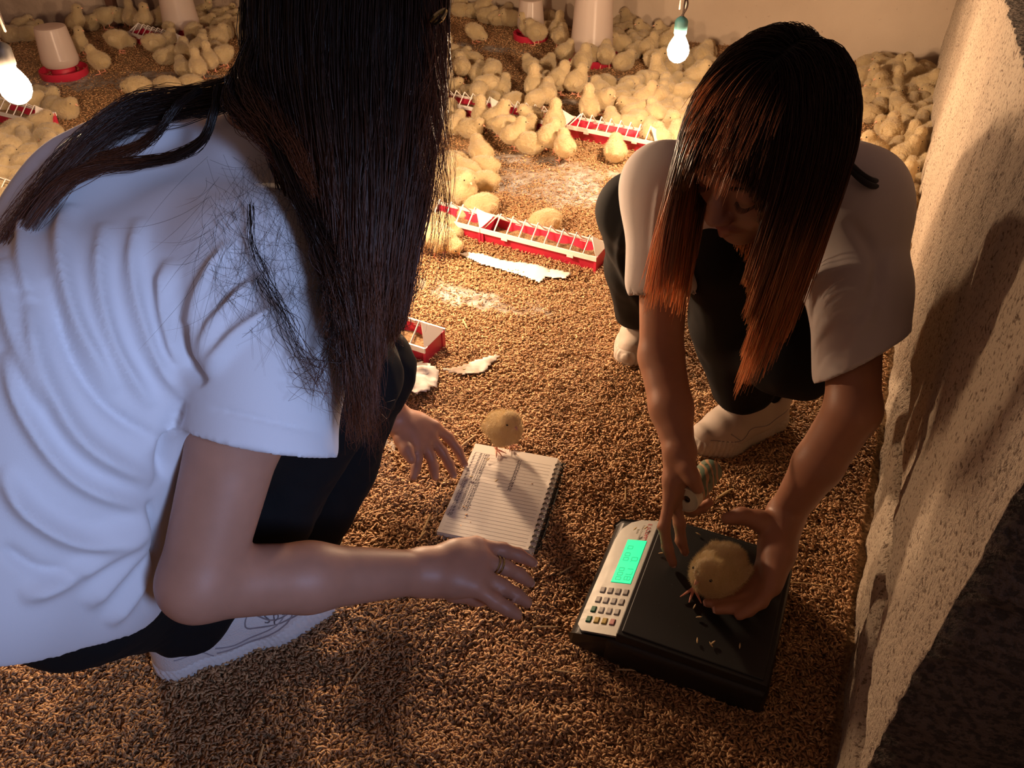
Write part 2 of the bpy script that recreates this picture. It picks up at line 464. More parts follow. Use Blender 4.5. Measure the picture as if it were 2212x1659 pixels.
q = np.stack([idx[:-1, :-1], idx[1:, :-1], idx[1:, 1:], idx[:-1, 1:]], -1)[inside[:-1, :-1]].reshape(-1, 4)
fl = link('floor', np_mesh('floor', np.stack([X, Y, Z], -1).reshape(-1, 3), q, attr={'paper': paper_mask(X, Y).ravel()}), M['floor'])
tag(fl, kind='structure')
mb = MB(); mb.box((4.2, 1.0, -.62), (9.5, 14, .04)); g = mb.build('ground', M['ground']); tag(g, kind='structure')

# rice husks: one loose, uncountable layer
def husks(N, xr, yr, size, lift, keep=None, seed=1, rad=1.0):
    r = np.random.default_rng(seed)
    x = r.uniform(*xr, N); y = r.uniform(*yr, N)
    ok = ((x - W_A[0]) * W_n[0] + (y - W_A[1]) * W_n[1]) > .01
    d, e = to_pxv(x, y); ok &= d
    ok &= r.random(N) > .80 * (paper_mask(x, y) > .45)
    if keep is not None: ok &= keep(x, y, r)
    x, y = x[ok], y[ok]; n = len(x)
    z = floor_h(x, y) + r.uniform(-.001, lift, n)
    yaw = r.uniform(0, 2 * np.pi, n); pit = r.normal(0, .38, n)
    L = size * r.uniform(.7, 1.25, n) / 2; W = L * r.uniform(.26, .36, n) * rad
    ax = np.stack([np.cos(yaw) * np.cos(pit), np.sin(yaw) * np.cos(pit), np.sin(pit)], 1)
    sd = np.stack([-np.sin(yaw), np.cos(yaw), np.zeros(n)], 1); up = np.cross(ax, sd)
    c = np.stack([x, y, z], 1); bend = r.uniform(.0, .5, n)[:, None]
    P = [c - ax * L[:, None], c + ax * L[:, None]]
    for k in range(3):
        a = 2 * np.pi * k / 3 + .5; dv = math.cos(a) * sd + math.sin(a) * up * .7
        P.append(c - ax * (L * .35)[:, None] + dv * W[:, None] + up * (W)[:, None] * bend)
        P.append(c + ax * (L * .35)[:, None] + dv * W[:, None] + up * (W)[:, None] * bend)
    Vt = np.stack(P, 1).reshape(-1, 3); b = (np.arange(n) * 8)[:, None]
    tri = []; qd = []
    for k in range(3):
        l = (k + 1) % 3
        tri += [[0, 2 + 2 * l, 2 + 2 * k], [1, 3 + 2 * k, 3 + 2 * l]]; qd.append([2 + 2 * k, 2 + 2 * l, 3 + 2 * l, 3 + 2 * k])
    T = (b[:, None, :] + np.array(tri)[None]).reshape(-1, 3); Q = (b[:, None, :] + np.array(qd)[None]).reshape(-1, 4)
    v = r.random(n)[:, None]; w = r.random(n)[:, None]
    col = (1 - v) * V(.45, .222, .10) + v * V(.76, .475, .235); col = col * (.65 + .5 * w)
    return Vt, T, Q, np.repeat(col, 8, 0)
def to_pxv(x, y):
    vx, vy, vz = x, y, -CH
    d = vy * FW[1] + vz * FW[2]; px = 1106 + FPX * vx / d; py = 829.5 - FPX * (vy * UP[1] + vz * UP[2]) / d
    return (d > .2) & (px > -260) & (px < 2350) & (py > -80) & (py < 1850), d
parts = [husks(250000, (-1.2, .95), (.30, 1.25), .0108, .010, seed=1),
         husks(190000, (-1.5, 1.35), (1.25, 2.4), .0105, .008, seed=2),
         husks(160000, (-3.2, 1.8), (2.4, 4.6), .0115, .006, seed=3, rad=1.1)]
vs = []; T = []; Q = []; C = []; o = 0
for a, b, c, d in parts: vs.append(a); T.append(b + o); Q.append(c + o); C.append(d); o += len(a)
hk = link('rice_husk_litter', np_mesh('rice_husk_litter', np.concatenate(vs), [np.concatenate(T), np.concatenate(Q)], smooth=True, attr={'col': np.concatenate(C)}), M['husk'])
tag(hk, 'golden brown rice husk litter covering the whole floor', 'litter', kind='stuff')

# right wall: low, uneven plaster wall with a broken top edge
def wall_hit(px, py):
    d = ray(px, py); k = ((W_A - CO) @ W_n) / (d @ W_n); p = CO + d * k
    return (p - W_A) @ W_d, p[2]
def wall_relief(s, z):
    p = np.stack([s, z, np.zeros_like(s)], -1)
    zc = .165 + .02 * np.sin(s * 5) + .012 * noise2(s, z * 0, 9, 1)
    zc = zc - .12 * np.clip(s - 2.95, 0, 1)
    groove = np.exp(-((z - zc) / .030) ** 4) * np.clip((s - 2.35) / .35, 0, 1)
    up = np.clip((z - zc) / .03, 0, 1) * np.clip((s - 2.45) / .4, 0, 1)
    lum = .007 * noise3(p * V(.8, .5, 1), 4, 4) + .004 * noise3(p * V(1.6, .5, 1), 16, 5) + .0016 * noise3(p, 70, 6)
    return -.085 * groove + lum
PS = V(-.02, 1.0, 1.65, 2.04, 2.46, 2.80, 3.12, 3.26); PH = V(.63, .645, .655, .697, .738, .732, .715, .705)
ss = np.arange(PS[0], PS[-1], .007); tt = np.linspace(0, 1, 120)
S_, T_ = np.meshgrid(ss, tt, indexing='ij')
H_ = np.interp(S_, PS, PH) + .003 * noise2(S_, S_ * 0, 30, 11) + .002 * noise2(S_, S_ * 0, 90, 12)
Zw = -.03 + T_ * (H_ + .03)
S_ = S_ + np.clip((S_ - 3.1) / .16, 0, 1) * (.005 * noise2(Zw, Zw * 0, 24, 13) + .003 * noise2(Zw, Zw * 0, 80, 14))
rel = wall_relief(S_, Zw)
Pw = W_A + S_[..., None] * W_d + rel[..., None] * W_n; Pw[..., 2] = Zw
idx = np.arange(S_.size).reshape(S_.shape)
front = np.stack([idx[:-1, :-1], idx[:-1, 1:], idx[1:, 1:], idx[1:, :-1]], -1).reshape(-1, 4)
Pb = W_A + S_[..., None] * W_d - .14 * W_n; Pb[..., 2] = Zw + .02 * (T_ == 1)
Pb[..., 2] = np.where(T_ == 0, -.6, Pb[..., 2])
n0 = S_.size; back = front[:, ::-1] + n0
top = np.stack([idx[:-1, -1], idx[:-1, -1] + n0, idx[1:, -1] + n0, idx[1:, -1]], -1)
endn = np.stack([idx[-1, :-1], idx[-1, 1:], idx[-1, 1:] + n0, idx[-1, :-1] + n0], -1)
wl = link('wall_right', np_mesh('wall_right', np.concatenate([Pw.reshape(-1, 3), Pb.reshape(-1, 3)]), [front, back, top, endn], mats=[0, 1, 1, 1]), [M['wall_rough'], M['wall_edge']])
tag(wl, kind='structure')

def flat_wall(name, a, b, h, m, th=.12, z0=-.03, seed=1):
    a = np.array(a, float); b = np.array(b, float); d = b - a; L = np.linalg.norm(d); d /= L; n = V(d[1], -d[0])
    s = np.arange(0, L + .02, .03); z = np.arange(z0, h, .03); S, Zz = np.meshgrid(s, z, indexing='ij')
    r = .012 * noise3(np.stack([S, Zz, S * 0 + seed], -1), 2.5, seed) + .003 * noise3(np.stack([S, Zz, S * 0], -1), 14, seed)
    P = np.stack([a[0] + S * d[0] + r * n[0], a[1] + S * d[1] + r * n[1], Zz], -1); Q = P.copy(); Q[..., 0] = a[0] + S * d[0] - n[0] * th; Q[..., 1] = a[1] + S * d[1] - n[1] * th
    idx = np.arange(S.size).reshape(S.shape)
    f = np.stack([idx[:-1, :-1], idx[1:, :-1], idx[1:, 1:], idx[:-1, 1:]], -1).reshape(-1, 4)
    o = link(name, np_mesh(name, np.concatenate([P.reshape(-1, 3), Q.reshape(-1, 3)]), [f, f[:, ::-1] + S.size]), m); tag(o, kind='structure'); return o
flat_wall('wall_back', (-.31, 4.32), (1.80, 3.37), 2.3, M['wall'], seed=2)
M['wall_stone'] = plaster('old_stone_plaster', (.20, .14, .10), (.52, .41, .32), (.12, .08, .06), 14, .36, .8, .012)
flat_wall('wall_left', (-3.3, 3.90), (-.31, 4.32), 2.3, M['wall_stone'], seed=5)
flat_wall('wall_side', (-3.3, -.4), (-3.3, 3.92), 2.3, M['wall'], seed=6)
p0 = at(252, 57); mb = MB(); mb.box((p0[0], p0[1] + .01, 1.0), (.035, .05, 2.2)); o = mb.build('trim_1', M['wood'], bevel=.004); tag(o, kind='structure')

# ------------------------------------------------------------------ bulbs on cords
def bulb(px, py, d, sock, label, top_px, k=1.0):
    c = deep(px, py, d); t = empty('light_bulb', c); tag(t, label, 'light bulb', 'bare bulbs hanging over the brood')
    mb = MB(); mb.lathe([(.0005, -.034), (.012, -.0315), (.022, -.024), (.0285, -.012), (.030, 0), (.027, .013), (.020, .027), (.0145, .036), (.0135, .043)], 24)
    mb.build('glass', M['bulb'], t, smooth=True)
    mb = MB(); mb.lathe([(.0002, .040), (.0155, .041), (.0175, .045), (.018, .075), (.014, .082), (.0055, .088), (.0002, .089)], 20)
    mb.build('socket', sock, t, smooth=True)
    e1 = deep(*top_px, d * .995) - c; e1[2] = max(e1[2], .2)
    far = e1 * 1.0; far[2] = 1.6
    for w in (0, 1):
        mb = MB(); o_ = .004 * (1 - 2 * w)
        pts = [V(o_ * .5, 0, .086), V(.008 * (w + .3), 0, .12), e1 * .55 + V(o_ * 2, 0, .05), e1 + V(o_ * 2, 0, 0), V(e1[0] + o_ * 2, e1[1], 1.5)]
        mb.tube(resample(pts, 24), .0028, 6); mb.build('cord', M['cord'], t, smooth=True)
    return t
bulb(33, 188, 1.69, M['socket'], 'glowing bulb with dark socket hanging nearest the left water drinker', (2, 60))
bulb(1465, 108, 2.30, M['socket_flare'], 'glowing bulb with cyan flare painted on its socket, hanging before the plain back wall', (1476, 10))
bulb(850, 285, 1.85, M['socket'], 'glowing bulb mostly hidden behind the long black hair', (860, 150))

# ------------------------------------------------------------------ feeders and drinkers
DF = nrm(at(1285, 590) - at(1040, 527)); DF[2] = 0
def feeder(end, u, L, label, group, nbar=8, feed=True):
    """end: floor point of the front right corner; u: direction along the trough (to the right)"""
    u = nrm(V(u[0], u[1], 0)); ang = math.atan2(u[1], u[0])
    z = float(floor_h(end[0], end[1]))
    t = empty('feeder_trough', V(end[0], end[1], z - .002) - u * L, ang); tag(t, label, 'feeder', group)
    W = .082; H = .046; th = .003
    def sect(y0, y1, z0, z1, x0, x1):  # sloping board
        return [(x0, y0, z0), (x1, y0, z0), (x1, y1, z1), (x0, y1, z1)]
    mb = MB()
    for (ya, yb, za, zb) in ((.010, 0, .006, H), (W - .010, W, .006, H), (.010, W - .010, .006, .006)):
        a = sect(ya, yb, za, zb, 0, L); n_ = nrm(np.cross(V(*a[1]) - V(*a[0]), V(*a[3]) - V(*a[0]))) * th
        bq = [tuple(V(*p) - n_) for p in a]; mb.add(a + bq, [(0, 1, 2, 3), (7, 6, 5, 4), (0, 4, 5, 1), (1, 5, 6, 2), (2, 6, 7, 3), (3, 7, 4, 0)])
    for x in (0, L - th):
        pr_ = [(.010, .006), (W - .010, .006), (W, H), (0, H)]
        mb.add([(x, y, z_) for y, z_ in pr_] + [(x + th, y, z_) for y, z_ in pr_], [(3, 2, 1, 0), (4, 5, 6, 7), (0, 1, 5, 4), (1, 2, 6, 5), (2, 3, 7, 6), (3, 0, 4, 7)])
        mb.box((x + th / 2, .006, .022), (.007, .012, .05)); mb.box((x + th / 2, W - .006, .022), (.007, .012, .05))
    mb.build('trough', M['red'], t, bevel=.0008)
    g = MB(); A = .036
    for y in (-.001, W + .001):
        g.box((L / 2, y, H - .002), (L + .004, .004, .013)); g.box((.07, y, H - .010), (.018, .006, .008)); g.box((L - .07, y, H - .010), (.018, .006, .008))
    for s_ in (0, 1):
        x = s_ * L; dx = .030 * (1 - 2 * s_)
        a = [(x, -.001, H), (x, W + .001, H), (x + dx, W / 2, H + A)]; b = [(x + dx * .12, .006, H), (x + dx * .12, W - .006, H), (x + dx * 1.08, W / 2, H + A - .004)]
        g.add(a + b, [(0, 1, 2), (5, 4, 3), (0, 3, 4, 1), (1, 4, 5, 2), (2, 5, 3, 0)])
    for i in range(1, nbar + 1):
        x = L * i / (nbar + 1)
        g.tube([(x, 0, H), (x + .001, W / 2, H + A)], .0019, 5); g.tube([(x, W, H), (x + .001, W / 2, H + A)], .0019, 5)
    g.build('grill', M['white_pl'], t)
    if feed:
        r = np.random.default_rng(int(abs(end[0]) * 1000) + 5)
        xs = np.linspace(.004, L - .004, 60); ys = np.linspace(.008, W - .008, 14); XX, YY = np.meshgrid(xs, ys, indexing='ij')
        ZZ = .024 + .006 * noise2(XX, YY, 40, 3) + .002 * noise2(XX, YY, 240, 4)
        ii = np.arange(XX.size).reshape(XX.shape); qq = np.stack([ii[:-1, :-1], ii[1:, :-1], ii[1:, 1:], ii[:-1, 1:]], -1).reshape(-1, 4)
        f_ = link('feed', np_mesh('feed', np.stack([XX, YY, ZZ], -1).reshape(-1, 3), qq, attr={'paper': np.zeros(XX.size)}), M['floor'], t); f_['kind'] = 'stuff'
    return t
L0 = .33
e1 = at(1285, 590)
feeder(e1, DF, L0, 'red and white feeder trough beside the knee of the crouching person', 'red feeder troughs')
feeder(e1 - DF * (L0 + .006), DF, L0, 'red feeder trough partly behind long black hair, joined to its right neighbour', 'red feeder troughs')
e2 = at(1412, 338); D2 = nrm(at(1412, 338) - at(1222, 300))
feeder(e2, D2, .31, 'red trough with eight open gaps, right end of the middle feeder row', 'red feeder troughs')
feeder(e2 - D2 * .318, D2, .27, 'shorter middle trough of the far feeder row with chicks leaning over', 'red feeder troughs', 7)
feeder(e2 - D2 * .596, D2, .27, 'red trough at the left end of the middle feeder row', 'red feeder troughs', 7)
feeder(at(920, 795), DF, .30, 'nearest red feeder trough, its right end showing beside the black hair', 'red feeder troughs', 7)
D5 = nrm(at(330, 106) - at(286, 94)); feeder(at(300, 98) + D5 * .24, D5, .30, 'small red feeder trough in front of the far left drinker', 'red feeder troughs', 8)
D6 = nrm(at(60, 283) - at(0, 268)); feeder(at(0, 268) + D6 * .20, D6, .33, 'red feeder with white end plate below the left bulb', 'red feeder troughs', 8)
feeder(at(62, 470), DF, .33, 'red feeder among chicks at the far left beside the shirt back', 'red feeder troughs', 8)

def drinker(px, py, r, h, label, tilt=0.0, tray=True):
    p = at(px, py); t = empty('water_drinker', V(p[0], p[1], float(floor_h(p[0], p[1])) - .002)); tag(t, label, 'water drinker', 'drinkers for the chicks')
    mb = MB(); R = r * 1.28
    mb.lathe([(.001, .004), (R * .97, 0), (R, .004), (R * 1.02, .030), (R * .99, .031), (R * .96, .008), (r * .66, .008), (r * .62, .034), (.001, .034)], 40); mb.build('tray', M['red'], t, smooth=True)
    mb = MB(); mb.lathe([(r * .60, .03), (r * .64, .048), (r * .62, .052), (.001, .052)], 32); mb.build('collar', M['red'], t, smooth=True)
    mb = MB(); b = .050
    b = .040; pr = [(r * .60, b), (r * .88, b + .004), (r * .99, b + .016), (r, b + .035), (r * .985, b + .037), (r * .84, b + h - .010), (r * .80, b + h - .002), (r * .60, b + h), (.001, b + h - .002)]
    inner = [(max(q_[0] - .002, .0008), q_[1] - (.002 if i > 5 else 0)) for i, q_ in enumerate(pr)][::-1]
    mb.lathe(pr + inner, 40); mb.build('jar', M['milky'], t, smooth=True)
    return t
drinker(141, 162, .070, .150, 'milky jar drinker on a red tray near the left bulb')
drinker(398, 78, .078, .20, 'tall milky drinker behind the row of pecking chicks')
drinker(1146, 84, .060, .13, 'small clear drinker with thin red tray near the back wall')
drinker(1276, 130, .088, .235, 'tallest milky bucket drinker ringed by chicks before the back wall')

# ------------------------------------------------------------------ papers and straws on the litter
def crumple(name, poly, label, seed, amp=.012, z0=.006, m=None):
    pts = np.array([at(*p)[:2] for p in poly]); lo = pts.min(0) - .01; hi = pts.max(0) + .01
    st = .006; xs = np.arange(lo[0], hi[0], st); ys = np.arange(lo[1], hi[1], st); XX, YY = np.meshgrid(xs, ys, indexing='ij')
    ins = np.zeros(XX.shape, bool); n = len(pts)
    for i in range(n):
        (x1, y1), (x2, y2) = pts[i], pts[(i + 1) % n]
        c = ((y1 > YY) != (y2 > YY)) & (XX < (x2 - x1) * (YY - y1) / (y2 - y1 + 1e-9) + x1); ins ^= c
    zz = floor_h(XX, YY) + z0 + amp * np.abs(noise2(XX, YY, 16, seed)) + amp * .6 * np.abs(noise2(XX, YY, 38, seed + 1))
    ii = np.arange(XX.size).reshape(XX.shape)
    k = ins[:-1, :-1] & ins[1:, :-1] & ins[1:, 1:] & ins[:-1, 1:]
    q = np.stack([ii[:-1, :-1], ii[1:, :-1], ii[1:, 1:], ii[:-1, 1:]], -1)[k].reshape(-1, 4)
    me = np_mesh(name, np.stack([XX, YY, zz], -1).reshape(-1, 3), q)
    bm_used = np.unique(q); re = np.full(XX.size, -1); re[bm_used] = np.arange(len(bm_used))
    me = np_mesh(name, np.stack([XX, YY, zz], -1).reshape(-1, 3)[bm_used], re[q])
    o = link(name, me, m or M['crumple']); s = o.modifiers.new('thick', 'SOLIDIFY'); s.thickness = .0008
    return tag(o, label, 'paper', 'torn papers in the litter')
crumple('torn_paper', [(985, 555), (1010, 548), (1060, 562), (1140, 575), (1238, 598), (1222, 612), (1180, 606), (1170, 622), (1100, 596), (1040, 582)], 'long torn strip of white paper lying before the red feeder trough', 3, .004, .008, M['paper'])
crumple('torn_paper', [(950, 812), (1075, 778), (1082, 786), (1050, 820), (1000, 826)], 'pointed grey sheet of newspaper half buried right of the nearest feeder', 5, .006, .008)
crumple('torn_paper', [(868, 800), (915, 803), (955, 812), (950, 850), (930, 872), (890, 880), (840, 905), (800, 915), (840, 850)], 'crumpled translucent paper between the black knee and nearest feeder', 7, .022, .006)
crumple('torn_paper', [(800, 940), (860, 950), (855, 990), (800, 985)], 'small crumpled scrap below the wrist of the reaching hand', 9, .010, .006)
straws = [(1158, 1085, 1180, 1065, .006), (922, 1165, 905, 1185, .002), (1546, 1085, 1580, 1066, .003), (910, 1180, 930, 1125, .002), (985, 985, 1030, 955, .0025), (1350, 1092, 1350, 1058, .0015), (1000, 700, 1010, 720, .002),
          (560, 1659, 572, 1615, .002), (1120, 1555, 1155, 1530, .0018), (1195, 1455, 1250, 1465, .0015), (1330, 1450, 1400, 1458, .0015), (1640, 1255, 1690, 1285, .001), (1700, 1260, 1790, 1272, .0012), (760, 1480, 795, 1440, .0015), (1150, 1360, 1210, 1358, .0015), (1210, 1245, 1236, 1232, .0015)]
STRAW = ['short straw on the litter between the notebook and the tube', 'stub of straw at the lower left corner of the notebook', 'thick pale straw on the litter right of the held tube', 'long straw leaning beside the lower left notebook corner',
         'thick straw between the reaching fingers and the notebook top', 'thin upright straw left of the hand holding the tube', 'short straw lying left of the crumpled papers, near the trough', 'straw at the bottom edge below the white sneaker', 'straw on the dim litter halfway along the bottom edge',
         'thin straw on the litter left of the scale', 'thin straw just below the front left corner of the scale', 'straw beside the right edge of the scale', 'longest straw running from the scale towards the right wall', 'straw just beyond the toe of the white sneaker',
         'straw on the litter beneath the ringed hand', 'small straw between the notebook and the scale display']
for i, (a, b, c, d, r) in enumerate(straws):
    p, q_ = at(a, b), at(c, d)
    if r >= .004: r = .0022
    p[2] = floor_h(p[0], p[1]) + .010; q_[2] = floor_h(q_[0], q_[1]) + .011
    mb = MB(); mb.tube([p, (p + q_) / 2 + V(0, 0, .001), q_], [r * .8, r, r * .6], 6)
    o = mb.build('straw', M['husk_plain'] if 'husk_plain' in M else M.setdefault('husk_plain', mat('straw', (.62, .44, .22), .6)), smooth=True)
    tag(o, STRAW[i], 'straw', 'loose straws on the litter')

# ------------------------------------------------------------------ scale
SE1 = nrm(at(1713, 1205, .08) - at(1427, 1120, .08)); SE1[2] = 0; SE1 = nrm(SE1); SE2 = V(-SE1[1], SE1[0], 0)   # right, away
sc_c = (at(1427, 1120, .08) + at(1713, 1205, .08) + at(1655, 1480, .08) + at(1340, 1350, .08)) / 4; sc_c[2] = 0
sc = empty('weighing_scale', sc_c, math.atan2(SE1[1], SE1[0])); tag(sc, 'black digital weighing scale with a glowing green display, chick standing on it', 'scale')
def sc_loc(p): v = np.array(p) - sc_c; return V(v @ SE1, v @ SE2, p[2])
PW, PD, PT = .214, .246, .080       # platform
F_ = Field((-.19, -.15, -.01), (.14, .15, .1), .0035)
F_.rbox((-.006, 0, .030), (.118, .125, .030), r=.012, k=.0)
P_, Q_ = F_.mesh(1)
link('base', np_mesh('base', P_, Q_), M['black_pl'], sc)
mb = MB()
pr = [(-.100, .060), (-.168, .042), (-.178, .030), (-.172, .012), (-.100, .008)]
for y in (-.121, .121): mb.add([(a, y * (.96 if a < -.17 else 1), z) for a, z in pr], [(0, 1, 2, 3, 4) if y > 0 else (4, 3, 2, 1, 0)])
n5 = 5; mb.f += [(i, i + n5, (i + 1) % n5 + n5, (i + 1) % n5) for i in range(n5)]
mb.build('console', M['black_pl'], sc, bevel=.004)
mb = MB(); mb.box((0, 0, .070), (PW, PD, .016)); mb.box((0, 0, .0785), (PW - .012, PD - .012, .003)); mb.build('platform', M['plat'], sc, bevel=.004)
for sx in (-1, 1):
    for sy in (-1, 1): mb = MB(); mb.lathe([(.012, -.004), (.012, .004)], 16, (sx * .085, sy * .095, .0)); mb.build('foot', M['black_pl'], sc)
# membrane panel frame on the sloping console
pa = V(-.1065, 0, .0655); pb = V(-.165, 0, .0465); px_ = nrm(pb - pa); pz = nrm(np.cross(V(0, 1, 0), px_)); pz = pz if pz[2] > 0 else -pz
PL = np.linalg.norm(pb - pa)
def pan(u, v, w=0.0): return pa + px_ * u + V(0, v, 0) + pz * w      # u: from platform outwards, v: along
def panel_poly(name, poly, th, m, par, z=0.0):
    n = len(poly); vs = [pan(u, v, z) for u, v in poly] + [pan(u, v, z + th) for u, v in poly]
    mb = MB(); mb.add(vs, [tuple(range(n)), tuple(range(n, 2 * n))[::-1]] + [((i + 1) % n, i, i + n, (i + 1) % n + n) for i in range(n)]); return mb.build(name, m, par)
ol = [(0, -.120), (0, .120), (.030, .1195), (.046, .112), (.058, .096), (PL + .001, .070), (PL + .003, -.07), (PL + .003, -.108), (PL - .006, -.118)]
pnl = panel_poly('control_panel', ol, .004, M['silver'], sc, -.001)
SX0, SX1, SY0, SY1 = .008, .040, -.020, .072
lcd = panel_poly('display', [(SX0, SY0), (SX1, SY0), (SX1, SY1), (SX0, SY1)], .0008, M['lcd'], pnl, .0031)
SEG = {'0': 'abcdef', '1': 'bc', '2': 'abged', '6': 'afgedc', '7': 'abc', '8': 'abcdefg'}
def seg_digits(txt, u0, v0, hgt, wid):
    mb = MB(); th = .0011
    def bar(u, v, du, dv):
        c = pan(u, v, .0042); mb.box(c, (abs(du) + th, abs(dv) + th, .0003), R=np.stack([px_, V(0, 1, 0), pz], 1))
    v = v0
    for ch in txt:
        if ch == '.': bar(u0 + hgt, v + wid * .2, 0, 0); v -= wid * .55; continue
        w = wid * .62; h = hgt / 2; s_ = SEG[ch]
        if 'a' in s_: bar(u0, v - w / 2, 0, w * .7)
        if 'g' in s_: bar(u0 + h, v - w / 2, 0, w * .7)
        if 'd' in s_: bar(u0 + hgt, v - w / 2, 0, w * .7)
        if 'f' in s_: bar(u0 + h / 2, v, h * .7, 0)
        if 'b' in s_: bar(u0 + h / 2, v - w, h * .7, 0)
        if 'e' in s_: bar(u0 + 1.5 * h, v, h * .7, 0)
        if 'c' in s_: bar(u0 + 1.5 * h, v - w, h * .7, 0)
        v -= wid
    return mb
mb = seg_digits('0.178', .0115, .034, .0095, .0115); mb2 = seg_digits('0.00', .0265, .058, .008, .010); mb3 = seg_digits('000', .0265, .010, .008, .0095)
for k in (mb2, mb3): mb.add(k.v, k.f)
o = mb.build('digits', M['seg'], lcd)
for r_ in range(4):
    for c_ in range(4):
        u = .007 + (3 - c_) * .0115 + r_ * .0012; u = .006 + c_ * .0125 + .001 * r_; v = -.034 - r_ * .0195
        cc = 3 - c_
        m_ = {(3, 3): 'key_g', (3, 2): 'key_y', (3, 1): 'key_y', (3, 0): 'key_r', (2, 3): 'key_g'}.get((r_, c_), 'key')
        mb = MB(); mb.box(pan(u + .004, v - .004, .0038), (.0085, .012, .0022), R=np.stack([px_, V(0, 1, 0), pz], 1), taper=.8)
        mb.build('key', M[m_], pnl, bevel=.0006)
def text_mesh(body, size, ext=.0, shear=0.0, spacing=1.0):
    c = bpy.data.curves.new('txt', 'FONT'); c.body = body; c.size = size; c.extrude = ext; c.shear = shear; c.space_character = spacing; c.resolution_u = 2
    o = bpy.data.objects.new('txt', c); SC.collection.objects.link(o); bpy.context.view_layer.update()
    me = bpy.data.meshes.new_from_object(o); bpy.data.objects.remove(o); return me
def text_on(name, body, size, M4, m, parent, ext=.0002, shear=0.0, spacing=1.0):
    me = text_mesh(body, size, ext, shear, spacing); me.transform(M4); return link(name, me, m, parent)
def frame(o, x, y, z): return Matrix(((x[0], y[0], z[0], o[0]), (x[1], y[1], z[1], o[1]), (x[2], y[2], z[2], o[2]), (0, 0, 0, 1)))
# printing reads along the console (towards the keys)
text_on('brand_lettering', 'E SCOPPY', .0095, frame(pan(.016, .112, .0032), V(0, -1, 0), -px_, pz), M['ink_red'], pnl)
text_on('small_lettering', 'Price Computing', .0052, frame(pan(.0245, .108, .0032), V(0, -1, 0), -px_, pz), M['ink_white'], pnl)
text_on('small_lettering', 'Scale', .0052, frame(pan(.031, .098, .0032), V(0, -1, 0), -px_, pz), M['ink_white'], pnl)
# fallen husks on the platform, one piece of litter each
HUSK = {(1500, 1310): 'plump husk on the black platform below the chick', (1510, 1333): 'flat husk second below the chick on the platform', (1506, 1383): 'upright husk at the left of the platform front group', (1536, 1392): 'husk crossed over another near the platform front',
        (1598, 1395): 'lone upright husk at the platform front right', (1540, 1388): 'husk lying under its crossed neighbour near the platform front', (1508, 1153): 'husk on the far edge of the platform behind the chick', (1428, 1195): 'husk on the platform beside the pointing fingertip',
        (1655, 1300): 'husk on the platform right of the cupped hand', (1388, 1374): 'tiny husk on the left front edge of the scale', (1395, 1140): 'husk on the control panel nearest the red lettering', (1372, 1142): 'husk at the far left corner of the control panel'}
r_ = np.random.default_rng(3)
for (px, py, an) in [(1500, 1310, 1.0), (1510, 1333, 0), (1506, 1383, 1.4), (1536, 1392, 2.0), (1598, 1395, 1.3), (1540, 1388, .6), (1508, 1153, 2.6), (1428, 1195, 0), (1655, 1300, 1.0), (1388, 1374, 1.2), (1395, 1140, .6), (1372, 1142, .7)]:
    z = .083 if px > 1400 else .068
    p = at(px, py, z); mb = MB(); d = V(math.cos(an), math.sin(an), .15) * .0045
    mb.tube([p - d, p - d * .3, p + d * .3, p + d], [.0003, .0013, .0013, .0003], 5)
    tag(mb.build('husk', M['husk_plain'], smooth=True), HUSK[(px, py)], 'husk', 'husks scattered on the scale')

# ------------------------------------------------------------------ notebook
NBz = .012
c0, c1, c2, c3 = at(1043, 963, .022), at(1222, 990, .022), at(1150, 1197, .022), at(930, 1145, .022)
nx = nrm((c1 - c0) + (c2 - c3)); nx[2] = 0; ny = V(-nx[1], nx[0], 0); nc = (c0 + c1 + c2 + c3) / 4; nc[2] = .008
NW, NH = .168, .232
nb = empty('spiral_notebook', nc, math.atan2(nx[1], nx[0])); tag(nb, 'open spiral notebook with handwritten weights, chick standing at its top edge', 'notebook')
mb = MB(); mb.box((0, 0, .0), (NW + .012, NH + .006, .003)); mb.build('cover', M['cover'], nb)
mb = MB()
for k in range(4): mb.box((-.002 - .0015 * k, .0008 * k, .0032 + .0028 * k), (NW - .002 * k, NH - .001 * k, .0026))
pg = mb.build('pages', M['paper'], nb)
zt = .0032 + .0028 * 3 + .0014
mb = MB()
for k in range(25): mb.box((-.006, NH / 2 - .022 - k * .0083, zt), (NW - .022, .0004, .0002))
mb.build('ruled_lines', M['paper_line'], pg)
rows = ['1   0.160', '2   0.160', '3   0.155', '4   0.150', '5   0.155', '6   0.140', '7   0.170', '8   0.155', '9   0.160', '10  0.160', '11  0.170', '12  0.150', '13  0.125', '14  0.190', '15  0.180', '16  0.195', '17  0.145', '18  0.160', '19', '20']
for k, s_ in enumerate(rows):
    text_on('handwriting', s_, .0085, frame(V(-.083, NH / 2 - .0285 - k * .0083, zt + .0002), V(1, 0, 0), V(0, 1, 0), V(0, 0, 1)), M['pencil'], pg, .0001, .25)
for k, s_ in enumerate(['21', '22', '23.', '24.', '25.', '26.', '27.', '28', '29', '30']):
    text_on('handwriting', s_, .0078, frame(V(.002, NH / 2 - .0285 - k * .0083, zt + .0002), V(1, 0, 0), V(0, 1, 0), V(0, 0, 1)), M['ink_dark'], pg, .0001, .25)
for k in range(17):
    y = NH / 2 - .018 - k * .0128
    for o_ in (-.0013, .0013):
        mb = MB(); pts = [V(NW / 2 - .004 + .0085 * math.cos(a) , y + o_, zt - .004 + .0075 * math.sin(a)) for a in np.linspace(-1.3, 2.7, 12)]
        mb.tube(pts, .00075, 5); mb.build('spiral_coil', M['wire'], nb, smooth=True)
